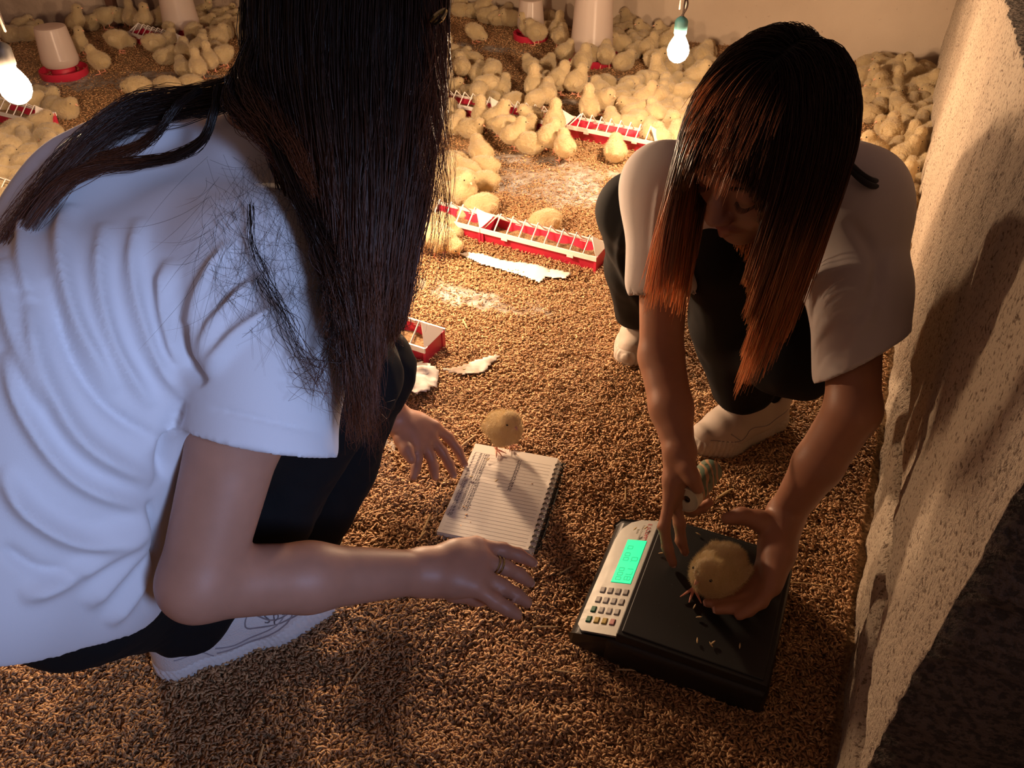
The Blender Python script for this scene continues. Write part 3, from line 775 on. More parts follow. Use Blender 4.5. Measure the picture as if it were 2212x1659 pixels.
for (px, py, an) in [(1055, 992, .9), (1073, 1038, .7), (1018, 1030, -.1)]:
    p = at(px, py, .026); mb = MB(); d = V(math.cos(an), math.sin(an), .1) * .0042
    mb.tube([p - d, p - d * .3, p + d * .3, p + d], [.0003, .0014, .0014, .0003], 5)
    tag(mb.build('husk', M['husk_plain'], smooth=True), {1055: 'husk on the page beside the topmost written weights', 1073: 'husk on the page between the two written columns', 1018: 'husk at the left margin of the notebook page'}[px], 'husk', 'husks fallen on the notebook')

# ------------------------------------------------------------------ people
SKIN = V(.38, .175, .105); SKIN2 = V(.44, .215, .14)
def skin_colors(P, base, spots=()):
    c = np.tile(base, (len(P), 1)) * (1 + .08 * noise3(P, 30, 4))[:, None] * (1 + .04 * noise3(P, 120, 5))[:, None]
    for ctr, r, col, w in spots:
        k = np.exp(-(((P - ctr) ** 2).sum(1)) / r ** 2)[:, None] * w; c = c * (1 - k) + np.array(col) * k
    return c
def dv(*a): return [deep(*p) for p in a]
def finger(F, pts, r0, k=.004):
    n = len(pts); r = [r0 * f for f in (1.12, 1.0, .93, .80)][:n]
    F.chain(pts, r, k)
    for i in (1, 2): F.ell(pts[i], (r[i] * 1.09,) * 3, None, .003)
def nail(mb, tip, prev, outn, w=.0052, l=.0095):
    d = nrm(tip - prev); n_ = nrm(outn - d * (outn @ d)); s_ = np.cross(d, n_); c = tip + n_ * .0050 + d * .0015; vs = []; fs = []
    for i, u in enumerate(np.linspace(-1, 1, 6)):
        for j, v in enumerate(np.linspace(-1, 1, 6)):
            ww = w * (1 - .25 * max(u, 0) ** 2); vs.append(c + d * l / 2 * u + s_ * ww * v - n_ * (.0022 * v * v + .0012 * u * u))
    for i in range(5):
        for j in range(5): fs.append((i * 6 + j, i * 6 + j + 1, (i + 1) * 6 + j + 1, (i + 1) * 6 + j))
    mb.add(vs, fs)
def folds(P, N, lst, dlim=None):
    """real relief along crease lines of the cloth; each: polyline (pixels), half width, height in metres"""
    v = P - CO; d = v @ FW; x = 1106 + FPX * (v @ RT) / d; y = 829.5 - FPX * (v @ UP) / d
    front = ((N * v).sum(1) < 0)
    out = np.zeros(len(P))
    for poly, w, amp in lst:
        q = resample(np.array([(a, b, 0) for a, b in poly], float), 28)[:, :2]
        best = np.full(len(P), 1e9); tb = np.zeros(len(P))
        for i in range(len(q) - 1):
            a, b = q[i], q[i + 1]; ab = b - a; L = ab @ ab
            t = np.clip(((x - a[0]) * ab[0] + (y - a[1]) * ab[1]) / L, 0, 1)
            dd = np.hypot(x - a[0] - t * ab[0], y - a[1] - t * ab[1])
            m = dd < best; best[m] = dd[m]; tb[m] = (i + t[m]) / (len(q) - 1)
        out += amp * np.exp(-(best / w) ** 2) * np.clip(np.minimum(tb, 1 - tb) * 5, 0, 1) ** .7 * front
    if dlim is not None: out *= (d < dlim)
    return P + N * out[:, None]

def shoe(heel, toe_dir, L, mirror, label_par, z0=0.0, roll=0.0, marks=0, side=-1):
    """sneaker in its own frame: +x toe, z up"""
    F = Field((-.03, -.07, -.01), (L + .03, .07, .14), .0032)
    F.chain([V(.035, 0, .035), V(L * .35, .002, .040), V(L * .62, .004, .034), V(L - .045, .0, .030)], [.034, .035, .040, .030], .02)
    F.cap(V(.035, 0, .040), V(.030, 0, .078), .030, .031, .02); F.cap(V(.04, 0, .075), V(.105, 0, .080), .031, .028, .02)
    F.cap(V(.10, 0, .078), V(L * .62, 0, .050), .024, .022, .025)
    F.cap(V(.052, 0, .088), V(.060, 0, .150), .028, .030, .006, True)
    F.plane(V(0, 0, .018), V(0, 0, -1), V(-.05, -.1, -.02), V(L + .05, .1, .05))
    P, Q = F.mesh(2); P[:, 2] += .0012 * np.sin(P[:, 0] * 190) * (P[:, 2] > .05)
    up = np_mesh('shoe_upper', P, Q)
    G_ = Field((-.03, -.07, -.01), (L + .03, .07, .08), .0032)
    G_.chain([V(.036, 0, .020), V(L * .35, .001, .014), V(L * .66, .004, .014), V(L - .040, 0, .018)], [.0405, .037, .045, .033], .02)
    G_.plane(V(0, 0, .034), V(-.10, 0, 1), V(-.06, -.1, -.02), V(L + .06, .1, .12)); G_.plane(V(0, 0, .0), V(0, 0, -1), V(-.06, -.1, -.06), V(L + .06, .1, .05))
    P, Q = G_.mesh(1); n_ = vnormals(P, Q)
    P = P + n_ * (.0011 * np.sign(np.sin(P[:, 0] * 800 + P[:, 2] * 300)) * (np.abs(n_[:, 2]) < .6))[:, None]
    so = np_mesh('shoe_sole', P, Q)
    d = nrm(V(toe_dir[0], toe_dir[1], 0)); ang = math.atan2(d[1], d[0])
    if marks < 2: up.materials.append(M['shoe_shaded']); so.materials.append(M['sole_shaded'])
    o = link('sneaker', up, M['shoe'], label_par); o.matrix_world = Matrix.Translation(Vector((heel[0], heel[1], z0))) @ Matrix.Rotation(ang, 4, 'Z') @ Matrix.Rotation(roll, 4, 'X')
    link('sole', so, M['sole'], o)
    # laces
    for k in range(4):
        x = L * .42 + k * .018; z = .076 - k * .0075; mb = MB(); mb.tube(resample([V(x, -.021, z - .014), V(x + .003, 0, z + .002), V(x, .021, z - .014)], 9), .0024, 6); mb.build('lace', M['sole'], o, smooth=True)
    if marks:
        def on_side(pts, r):   # pts (x,z) on the outer (-y) side
            mb = MB(); q = resample([V(x, 0, z) for x, z in pts], 24); out = []
            for p in q:
                dist = ((P2[:, 0] - p[0]) ** 2 + (P2[:, 2] - p[2]) ** 2) + 10 * (P2[:, 1] * side < 0); i = int(np.argmin(dist)); out.append(V(p[0], P2[i, 1] + side * .0004, p[2]))
            mb.tube(out, r, 5); mb.build('side_stripe', M['shoe_line'], o, smooth=True)
        P2 = np.array([v.co for v in up.vertices])
        if marks < 2:
            on_side([(L * .10, .060), (L * .30, .046), (L * .50, .052), (L * .62, .040), (L * .85, .044)], .0009); on_side([(L * .62, .040), (L * .70, .056)], .0009); return o
        on_side([(L * .30, .050), (L * .42, .042), (L * .60, .050), (L * .72, .066), (L * .69, .050), (L * .5, .035), (L * .3, .040)], .0013)
        on_side([(L * .75, .056), (L * .60, .062), (L * .50, .080), (L * .47, .064), (L * .55, .056), (L * .85, .045)], .0012)
        on_side([(L * .10, .058), (L * .22, .052), (L * .28, .036)], .0010)
        if marks < 2: return o
        # lettering laid on the side
        me = text_mesh('Sport', .021, .0001, .2, 1.25); vs = np.array([v.co for v in me.vertices])
        X_ = L * .56 + vs[:, 0]; Z_ = .0600 + vs[:, 1] * .9 ; Yv = []
        for x_, z_ in zip(X_, Z_):
            dist = ((P2[:, 0] - x_) ** 2 + (P2[:, 2] - z_) ** 2) + 10 * (P2[:, 1] > 0); Yv.append(P2[int(np.argmin(dist)), 1] - .0012)
        me.vertices.foreach_set('co', np.stack([X_, Yv, Z_], 1).astype(np.float32).ravel()); me.update()
        link('side_lettering', me, M['shoe_line'], o)
    return o

def hair_mesh(name, groups, mat_, parent, caps=()):
    vs = []; qs = []; ts = []; va = []; o = 0
    for gr_ in groups:
        pts, r0 = gr_[:2]; t0 = gr_[2] if len(gr_) > 2 else 0.0
        N, S, _ = pts.shape; t = np.linspace(0, 1, S)
        rad = r0 * np.clip(1.15 - t[None] ** 3 * .9, .15, 1) * rng.uniform(.7, 1.2, (N, 1))
        v, q, t_ = tubes(pts, rad); vs.append(v); qs.append(q + o); ts.append(t0 + (1 - t0) * t_); va.append(np.repeat(rng.random(N) ** 1.5, S * 3)); o += len(v)
    for P, Q in caps:
        vs.append(P); qs.append(Q + o); ts.append(np.zeros(len(P))); va.append(np.ones(len(P)) * .5); o += len(P)
    me = np_mesh(name, np.concatenate(vs), np.concatenate(qs), attr={'t': np.concatenate(ts), 'var': np.concatenate(va)})
    return link(name, me, mat_, parent)
def lock(ctrl, n, spread, S=30, wob=.004, end_jit=.10, r0=.00042, flat=None):
    """n strands around a guide line; ctrl (M,3); spread: radii at each control point"""
    g = resample(ctrl, S); sp = np.interp(np.linspace(0, 1, S), np.linspace(0, 1, len(spread)), spread)
    u = rng.normal(size=(n, 1, 3)); u /= np.linalg.norm(u, axis=2, keepdims=True); u *= rng.random((n, 1, 1)) ** .45
    if flat is not None: u = u * flat
    pts = g[None] + u * sp[None, :, None]
    ph = rng.uniform(0, 6.28, (n, 1)); fr = rng.uniform(1.5, 4.5, (n, 1)); t = np.linspace(0, 1, S)[None]
    w = rng.normal(size=(n, 1, 3)) * wob
    pts = pts + w * (np.sin(ph + fr * 6.28 * t) * (.2 + t))[..., None]
    # uneven ends
    cut = 1 - rng.random(n) * end_jit; out = np.empty_like(pts)
    for i in range(n):
        s_ = np.linspace(0, cut[i], S) * (S - 1); a = np.minimum(s_.astype(int), S - 2); f = (s_ - a)[:, None]; out[i] = pts[i, a] * (1 - f) + pts[i, a + 1] * f
    return out, r0

# ================= crouching person facing the camera
H0 = V(.309, .966, .705); HS = V(-.658, .747, .093); HF = V(-.705, -.568, -.425); HU = V(-.265, -.345, .900)
HF = nrm(HF - HU * (HF @ HU)); HU = nrm(HU); HS = np.cross(HU, HF) if np.cross(HU, HF) @ HS > 0 else np.cross(HF, HU)
HR = np.stack([HS, HF, HU], 1)
def hp(s, f, u): return H0 + HS * s + HF * f + HU * u
pr = empty('person', at(1560, 900)); tag(pr, 'person with dyed reddish hair in white shirt and black trousers, crouching over the scale', 'person')
SHR = V(.241, 1.21, .530); SHL = V(.486, 1.088, .562); NK = V(.385, 1.13, .60)
ELR, = dv((1428, 770, 1.33)); WRR, = dv((1468, 975, 1.275)); ELL, = dv((1843, 885, 1.165)); WRL, = dv((1697, 1112, 1.262))
HIPL = V(.55, 1.45, .28); HIPR = V(.43, 1.60, .28); KNL = V(.338, 1.15, .465); KNR = V(.215, 1.30, .45)
ANL = V(.43, 1.235, .09); ANR = V(.275, 1.52, .09)
B = Field((-.02, .60, .0), (.72, 1.80, .90), .0034)
B.cap((HIPL + HIPR) / 2, V(.42, 1.28, .45), .11, .10, .03); B.cap(V(.42, 1.28, .45), NK - V(0, -.03, .05), .10, .085, .03)
B.cap(SHR, SHL, .042, .042, .03)
B.cap(hp(0, -.030, -.045), NK, .045, .050, .02)
B.ell(hp(0, -.008, .030), (.067, .083, .087), HR, 0)
B.ell(hp(0, .028, -.030), (.058, .062, .088), HR, .02)
B.ell(hp(0, .066, -.098), (.020, .016, .015), HR, .028)
for s in (-1, 1):
    B.ell(hp(.036 * s, .052, -.036), (.024, .026, .026), HR, .018)
    B.ell(hp(.030 * s, .099, .001), (.0150, .0115, .0090), HR, .010, True)
    B.ell(hp(.0305 * s, .0750, -.003), (.0150, .0130, .0120), HR, .004)
    B.cap(hp(.014 * s, .087, .017), hp(.042 * s, .076, .019), .007, .006, .010)
    B.ell(hp(.073 * s, -.012, -.012), (.010, .020, .032), HR, .006)
B.chain([hp(0, .086, .008), hp(0, .097, -.016), hp(0, .1035, -.036)], [.0080, .0085, .0115], .010)
for s in (-1, 1):
    B.ell(hp(.0115 * s, .094, -.041), (.0075, .0095, .0080), HR, .006)
    B.ell(hp(.0062 * s, .1015, -.0495), (.0036, .0050, .0030), HR, .002, True)
B.chain([hp(-.020, .080, -.071), hp(-.008, .0895, -.066), hp(0, .0905, -.067), hp(.008, .0895, -.066), hp(.020, .080, -.071)], [.0030, .0052, .0048, .0052, .0030], .004)
B.chain([hp(-.017, .080, -.073), hp(0, .0895, -.0775), hp(.017, .080, -.073)], [.0028, .0066, .0028], .0035)
# arms
B.chain([SHR, ELR], [.043, .034], .02); B.chain([ELR, ELR * .45 + WRR * .55 , WRR], [.036, .033, .0235], .012)
B.chain([SHL, ELL], [.044, .036], .02); B.chain([ELL, ELL * .5 + WRL * .5, WRL], [.038, .035, .0255], .012)
# her right hand: palm along the tube, two fingers reaching down, the others under it
kn = dv((1448, 1078, 1.275), (1456, 1088, 1.290), (1466, 1092, 1.305), (1476, 1090, 1.320))
for k_ in kn: B.chain([WRR, WRR * .4 + k_ * .6, k_], [.021, .0165, .0125], .010)
fR = [dv((1448, 1078, 1.275), (1434, 1138, 1.272), (1442, 1184, 1.277), (1454, 1217, 1.280)),
      dv((1460, 1088, 1.290), (1468, 1132, 1.288), (1471, 1168, 1.292), (1480, 1192, 1.293)),
      dv((1468, 1096, 1.315), (1495, 1104, 1.325), (1517, 1097, 1.33), (1533, 1085, 1.33)),
      dv((1476, 1092, 1.330), (1495, 1092, 1.345), (1512, 1080, 1.35), (1524, 1070, 1.355))]
for f_ in fR: finger(B, f_, .0092)
thR = dv((1474, 990, 1.265), (1484, 1012, 1.255), (1495, 1032, 1.252), (1507, 1054, 1.258)); B.chain(thR, [.0150, .0130, .0112, .0100], .008)
# her left hand cupped round the chick
kl = dv((1650, 1222, 1.235), (1662, 1240, 1.222), (1668, 1255, 1.208), (1668, 1268, 1.197))
for k_ in kl: B.chain([WRL, WRL * .45 + k_ * .55, k_], [.0235, .0205, .0135], .012)
fL = [dv((1648, 1222, 1.235), (1620, 1262, 1.222), (1588, 1280, 1.215), (1556, 1287, 1.212)),
      dv((1660, 1242, 1.222), (1618, 1288, 1.205), (1572, 1300, 1.200), (1528, 1302, 1.200)),
      dv((1664, 1256, 1.208), (1628, 1302, 1.193), (1588, 1314, 1.188), (1548, 1317, 1.187)),
      dv((1668, 1268, 1.197), (1645, 1300, 1.185), (1618, 1318, 1.178), (1597, 1330, 1.174))]
for f_ in fL: finger(B, f_, .0092)
thL = dv((1672, 1135, 1.255), (1638, 1124, 1.247), (1603, 1114, 1.245), (1570, 1120, 1.247)); B.chain(thL, [.0175, .0145, .0115, .0095], .010)
# legs under the trousers
for h_, k_, a_ in ((HIPL, KNL, ANL), (HIPR, KNR, ANR)): B.chain([h_, k_], [.065, .045], .02); B.chain([k_, a_], [.045, .03], .01)
P, Q = B.mesh(2)
sp = [(hp(0, .095, -.070), .020, (.40, .12, .09), .75)] + [(hp(.030 * s, .082, .020), .010, (.16, .08, .06), .5) for s in (-1, 1)] + [(hp(.040 * s, .07, -.035), .03, (.46, .19, .13), .5) for s in (-1, 1)]
bd = link('body', np_mesh('body', P, Q, attr={'col': skin_colors(P, SKIN, sp)}), M['skin'], pr); bd.matrix_parent_inverse = Matrix.Translation(-pr.location)
def par(o, root):
    o.parent = root; o.matrix_parent_inverse = Matrix.Translation(-root.location); return o
# nails
def nails(root, lst):
    for tip, prev, on in lst:
        mb = MB(); nail(mb, tip, prev, on); par(mb.build('fingernail', M['nail'] if 'nail' in M else M.setdefault('nail', mat('fingernail', (.58, .34, .26), .3)), smooth=True), root)
upc = nrm(CO - fL[0][3])
nails(pr, [(f_[3], f_[2], upc) for f_ in fL[:3]] + [(thL[3], thL[2], upc + V(0, .6, .3)), (fR[0][3], fR[0][2], upc - .8 * RT), (fR[1][3], fR[1][2], upc - .9 * RT)])
# eyelashes and brows
g = []
for s in (-1, 1):
    a = resample([hp(.043 * s, .078, -.008), hp(.036 * s, .086, -.0125), hp(.028 * s, .0875, -.0135), hp(.020 * s, .083, -.010)], 26)
    l_ = np.stack([a, a + HF * .004 - HU * .003, a + HF * .007 - HU * .0035], 1); g.append((l_, .00035))
    b0 = resample([hp(.016 * s, .092, .016), hp(.028 * s, .0905, .022), hp(.044 * s, .080, .019)], 60) + rng.normal(size=(60, 3)) * .0008
    l_ = np.stack([b0, b0 + HS * s * .004 + HU * .001, b0 + HS * s * .008], 1); g.append((l_, .00030))
par(hair_mesh('eyebrow_hair', g, M['hair_black'], None), pr)

# trousers
T1 = Field((-.02, .95, .02), (.82, 1.85, .58), .0045)
T1.cap(HIPL, HIPR, .125, .125, .03); T1.cap((HIPL + HIPR) / 2, (HIPL + HIPR) / 2 + V(-.02, -.08, .10), .12, .11, .03)
T1.chain([HIPL, KNL * .5 + HIPL * .5, KNL], [.105, .088, .070], .03); T1.chain([KNL, (KNL + ANL) / 2 + V(.01, .02, 0), ANL + V(.01, .012, .025)], [.076, .080, .064], .02); T1.cap(V(.42, 1.30, .33), deep(1722, 752, 1.40), .080, .080, .04); T1.cap(deep(1722, 752, 1.40), HIPL, .080, .09, .04)
T1.chain([HIPR, KNR * .5 + HIPR * .5, KNR], [.100, .082, .064], .03); T1.chain([KNR, (KNR + ANR) / 2, ANR + V(0, 0, .01)], [.064, .058, .050], .02)
T1.plane(V(0, 0, .080), V(0, 0, -1), V(-.05, .9, 0), V(.6, 1.7, .14))
P, Q = T1.mesh(3); N_ = vnormals(P, Q)
P = P + N_ * (.004 * noise3(P * V(1, 1, .35), 26, 3) + .003 * noise3(P, 14, 4))[:, None]
P = folds(P, N_, [([(1360, 450), (1340, 560), (1395, 690)], 9, .006), ([(1385, 470), (1400, 600), (1400, 720)], 9, .005), ([(1420, 430), (1385, 520), (1410, 640)], 7, .005)])
par(link('trousers', np_mesh('trousers', P, Q), M['black']), pr)
# shirt
T2 = Field((.0, .85, .25), (.80, 1.75, .78), .0042)
slR, = dv((1432, 600, 1.325)); slL, = dv((1862, 800, 1.175))
T2.cap(SHR, slR, .062, .058, .03); T2.cap(SHL, SHL * .5 + slL * .5, .064, .066, .03); T2.cap(SHL * .5 + slL * .5, slL, .066, .068, .03)
dR = nrm(slR - SHR); dL = nrm(slL - SHL + V(0, 0, -.06)); eR = SHR + dR * .165; eL = SHL + nrm(slL - SHL) * (nrm(slL - SHL) @ (deep(1872, 775, 1.175) - SHL))
dL = nrm(np.cross(np.cross(nrm(deep(1955, 728, 1.17) - deep(1795, 822, 1.17)), nrm(slL - SHL)), nrm(deep(1955, 728, 1.17) - deep(1795, 822, 1.17))))
if dL @ (slL - SHL) < 0: dL = -dL
T2.plane(eR, dR, eR - .12, eR + .12); T2.plane(eL, dL, eL - .13, eL + .13)
T2.cap(eR - dR * .02, eR + dR * .06, .050, .050, 0, True); T2.cap(eL - nrm(slL - SHL) * .03, eL + nrm(slL - SHL) * .08, .057, .058, 0, True)
T2.cap((HIPL + HIPR) / 2 + V(0, 0, .05), V(.43, 1.30, .46), .135, .130, .03); T2.cap(V(.43, 1.30, .46), NK - V(-.01, -.03, .045), .130, .105, .04)
T2.cap(SHR, SHL, .060, .066, .05); T2.cap(V(.48, 1.2, .52), SHL, .10, .07, .04)
T2.cap(hp(0, -.03, -.05), NK + V(0, 0, -.02), .055, .058, .004, True)
P, Q = T2.mesh(2); N_ = vnormals(P, Q)
P = P + N_ * (.004 * noise3(P * V(1, 1, .5), 16, 13))[:, None]
P = folds(P, N_, [([(1830, 470), (1890, 560), (1900, 700)], 14, -.006), ([(1800, 560), (1730, 640), (1700, 690)], 14, .006), ([(1920, 520), (1880, 640), (1850, 700)], 12, -.005), ([(1830, 800), (1850, 720), (1900, 640)], 16, .004),
                 ([(1425, 400), (1415, 470), (1408, 560)], 5, .004), ([(1440, 420), (1432, 500), (1425, 570)], 5, -.004)])
par(link('shirt', np_mesh('shirt', P, Q), M['shirt_warm']), pr)
# ribbed collar showing by the nape
for k_ in (0, 1):
    ca = [deep(1832 + 2 * k_, 350 + 12 * k_, 1.105), deep(1858, 374 + 12 * k_, 1.098), deep(1880, 388 + 12 * k_, 1.100), deep(1902 + 4 * k_, 394 + 12 * k_, 1.118)]
    mb = MB(); mb.tube(resample(ca, 20), .0042, 8); par(mb.build('collar', M['collar'], smooth=True), pr)
s1 = shoe(at(1684, 905), at(1500, 975) - at(1684, 905), .235, False, None, marks=1, side=1); par(s1, pr)
s2 = shoe(at(1395, 720) + V(.03, .07, 0), at(1345, 785) - at(1395, 700), .235, False, None); par(s2, pr)

# hair: strands grow from the scalp, are combed away from the parting and then hang
def simulate(N, length, sel, start, grav=.30, step=.0125, cols=(), seed=5, jit=.05, drift=None):
    r = np.random.default_rng(seed); D_ = r.normal(size=(N * 6, 3)); D_ /= np.linalg.norm(D_, axis=1, keepdims=True)
    D_ = D_[sel(D_)][:N]; N = len(D_)
    C0 = hp(0, -.010, .030); R_ = V(.0765, .0935, .098)
    p = C0 + (D_ * R_) @ HR.T; v = start(D_, r) @ HR.T
    L = length(D_, r); S = int(np.max(L) / step) + 2; pts = [p.copy()]; grow = np.zeros(N)
    nz = r.normal(size=(N, 3)) * jit; off = r.uniform(0, .007, N)
    for k in range(S - 1):
        g = np.array([0, 0, -1.0])[None] + nz * .5 + (0 if drift is None else drift(D_))
        v = v * (1 - grav) + g * grav; v /= np.linalg.norm(v, axis=1, keepdims=True)
        st = np.minimum(step, np.maximum(L - grow, .0002))[:, None]; p = p + v * st; grow += step
        q = (p - C0) @ HR / (R_ + off[:, None]); l = np.linalg.norm(q, axis=1); m = l < 1
        if m.any(): p[m] = C0 + (q[m] / l[m][:, None] * (R_ + off[m][:, None])) @ HR.T
        for a, b, ra in cols:
            ab = b - a; t = np.clip(((p - a) @ ab) / (ab @ ab), 0, 1)[:, None]; w = p - (a + t * ab); dd = np.linalg.norm(w, axis=1); m = dd < ra + off
            p[m] += w[m] / dd[m][:, None] * (ra + off[m] - dd[m])[:, None]
        v2 = p - pts[-1]; v = v2 / (np.linalg.norm(v2, axis=1, keepdims=True) + 1e-9)
        pts.append(p.copy())
    return np.stack(pts, 1)
def sel_scalp(D_): s, f, u = D_.T; return ((u > .52) | ((f < .25) & (u > -.35)) | ((f < .55) & (u > .25) & (np.abs(s) > .5)))
def st_side(D_, r):
    s, f, u = D_.T; sg = np.where(s + .12 > 0, 1.0, -1.0)
    v = np.stack([sg * .75, .55 * np.clip(f + .2, -.4, 1) + .1, -.45 - .3 * (u < .3)], 1) + r.normal(size=D_.shape) * .08
    n = D_; v = v - n * (v * n).sum(1, keepdims=True) + n * .05; return v / np.linalg.norm(v, axis=1, keepdims=True)
TC = nrm(CO - H0)
colR = [(SHR, SHL, .072), (SHL, slL, .076), (V(.43, 1.30, .46), NK - V(0, 0, .03), .105)]
def lenR(D_, r): s, f, u = D_.T; return r.uniform(.285, .345, len(D_)) - .035 * (s > .1) - .07 * np.clip(-f + .15, 0, 1) * (s < 0)
A = simulate(12500, lenR, sel_scalp, st_side, cols=colR, drift=lambda D_: -(.04 + .09 * (D_[:, :1] < 0)) * RT[None])
def trim(A, a, d, L, rad):
    """cut each strand where it would fall across the face"""
    w = A - a; t = np.clip(w @ d, 0, L); dd = np.linalg.norm(w - t[..., None] * d, axis=2) + noise3(A[:, :1] * 1.0, 60, 3) * .006
    hit = dd < rad; hit[:, :2] = False; k = np.where(hit.any(1), hit.argmax(1), A.shape[1])
    for i in np.nonzero(k < A.shape[1])[0]: A[i, k[i]:] = A[i, k[i]]
    return A
A = trim(A, hp(.010, .085, -.048), TC, .25, .056)
A = trim(A, hp(.012, .088, -.022), TC, .25, .046)
for x_, y_, r_ in ((1550, 425, .016), (1562, 490, .024), (1566, 560, .030), (1570, 630, .030), (1573, 700, .030), (1560, 760, .030)): A = trim(A, deep(x_, y_, 1.35), nrm(CO - deep(x_, y_, 1.35)), .70, r_)
for z_ in (.06, .10, .14, .19, .24): A = trim(A, hp(.012, .09, -.05) + V(.004, -.01, -z_), TC, .25, .046)
def sel_bang(D_): s, f, u = D_.T; return (u > .45) & (f > .1) & (f < .85) & (np.abs(s) < .55)
def st_bang(D_, r):
    s, f, u = D_.T; v = np.stack([s * .35 + .05, f * 0 + .9, f * 0 - .25], 1) + r.normal(size=D_.shape) * .10
    v = v - D_ * (v * D_).sum(1, keepdims=True) + D_ * .08; return v / np.linalg.norm(v, axis=1, keepdims=True)
Bn = simulate(1500, lambda D_, r: r.uniform(.050, .085, len(D_)), sel_bang, st_bang, seed=8, grav=.16)
cp = Field((.15, .80, .55), (.46, 1.12, .87), .004); cp.ell(hp(0, -.012, .031), (.0715, .0868, .0930), HR, 0); cp.ell(hp(0, .085, -.055), (.075, .075, .095), HR, .006, True)
par(hair_mesh('hair', [(A, .00050), (Bn, .00040)], M['hair_dyed'], None, [cp.mesh(1)]), pr)

# ================= crouching person seen from behind
pl = empty('person', at(560, 1320)); tag(pl, 'person with long black hair, seen from behind, crouching in white shirt', 'person')
SR = V(-.243, .755, .655); SL = V(-.330, 1.05, .640); NL = V(-.275, .915, .735); HL = V(-.165, .965, .93)
EL2, = dv((428, 1258, .880)); WL2, = dv((915, 1236, 1.045))
ELb = V(-.245, 1.12, .36); WLb, = dv((848, 900, 1.50))
HPr = V(-.570, .645, .385); HPl = V(-.600, .790, .385); KNr, = dv((752, 815, 1.06)); ANr = at(415, 1350, .10); KNl, = dv((800, 800, 1.20)); ANl = at(650, 1200, .09)
B = Field((-.90, .30, .0), (.16, 1.30, 1.10), .0042)
B.cap(V(-.57, .67, .40), V(-.46, .80, .55), .10, .10, .03); B.cap(V(-.46, .80, .55), NL - V(.03, .02, .09), .09, .06, .03); B.cap(SR, SL, .040, .040, .03)
B.cap(NL, HL - V(0, 0, .06), .048, .045, .02); B.ell(HL, (.092, .074, .11), None, .02); B.ell(HL + V(.02, .0, -.06), (.066, .055, .065), None, .03); B.ell(HL + V(.10, .0, -.03), (.012, .011, .014), None, .01)
UA = SR * .5 + EL2 * .5
B.chain([SR, UA, EL2], [.050, .0485, .0405], .015); B.chain([EL2, EL2 * .55 + WL2 * .45, WL2], [.0400, .0385, .0265], .015)
B.chain([SL, ELb], [.044, .034], .02); B.chain([ELb, ELb * .5 + WLb * .5, WLb], [.035, .032, .026], .012)
kr = dv((1028, 1180, 1.075), (1038, 1207, 1.062), (1034, 1238, 1.050), (1024, 1266, 1.038))
for k_ in kr: B.chain([WL2, WL2 * .4 + k_ * .6, k_], [.0255, .0205, .0145], .012)
fr = [dv((1028, 1180, 1.075), (1085, 1188, 1.09), (1120, 1199, 1.10), (1150, 1215, 1.105)), dv((1038, 1207, 1.062), (1092, 1226, 1.075), (1122, 1242, 1.085), (1144, 1258, 1.09)),
      dv((1034, 1238, 1.050), (1086, 1268, 1.058), (1116, 1286, 1.064), (1140, 1302, 1.068)), dv((1024, 1266, 1.038), (1068, 1298, 1.042), (1094, 1314, 1.046), (1118, 1328, 1.05))]
for f_ in fr: finger(B, f_, .0098)
tr_ = dv((940, 1255, 1.05), (985, 1275, 1.075), (1030, 1288, 1.09), (1072, 1290, 1.10)); B.chain(tr_, [.018, .0145, .012, .0098], .01)
kb = dv((938, 922, 1.520), (928, 940, 1.508), (914, 952, 1.496), (898, 958, 1.484))
for k_ in kb: B.chain([WLb, WLb * .4 + k_ * .6, k_], [.024, .0185, .0135], .012)
fb = [dv((938, 922, 1.520), (968, 944, 1.540), (989, 972, 1.545), (1003, 1002, 1.540)), dv((928, 940, 1.508), (955, 975, 1.520), (970, 1002, 1.517), (980, 1026, 1.510)),
      dv((914, 952, 1.496), (930, 985, 1.500), (937, 1010, 1.495), (940, 1031, 1.485)), dv((898, 958, 1.484), (902, 988, 1.483), (898, 1012, 1.476), (893, 1030, 1.468))]
for f_ in fb: finger(B, f_, .0098)
tb = dv((864, 928, 1.490), (868, 950, 1.475), (878, 972, 1.462), (888, 992, 1.455)); B.chain(tb, [.016, .0135, .0115, .0095], .008)
for h_, k_, a_ in ((HPr, KNr, ANr), (HPl, KNl, ANl)): B.chain([h_, k_], [.07, .045], .02); B.chain([k_, a_], [.045, .03], .01)
P, Q = B.mesh(2)
par(link('body', np_mesh('body', P, Q, attr={'col': skin_colors(P, SKIN2, [(k_, .012, (.50, .24, .17), .5) for k_ in kr + kb])}), M['skin']), pl)
nails(pl, [(fb[0][3], fb[0][2], nrm(CO - fb[0][3]) + .4 * RT), (fb[1][3], fb[1][2], nrm(CO - fb[1][3])), (fr[0][3], fr[0][2], V(0, -.3, 1)), (fr[1][3], fr[1][2], V(0, -.3, 1))])
# finger ring
rc = fr[1][0] * .30 + fr[1][1] * .70; ax = nrm(fr[1][1] - fr[1][0]); e1_ = nrm(np.cross(ax, V(0, 0, 1))); e2_ = np.cross(e1_, ax)
for o_ in (-.0028, .0028):
    mb = MB(); mb.tube([rc + ax * o_ + .0108 * (math.cos(a) * e1_ + math.sin(a) * e2_) for a in np.linspace(0, 2 * math.pi, 25)[:-1]], .0013, 6, closed=True); par(mb.build('finger_ring', M['gold'], smooth=True), pl)

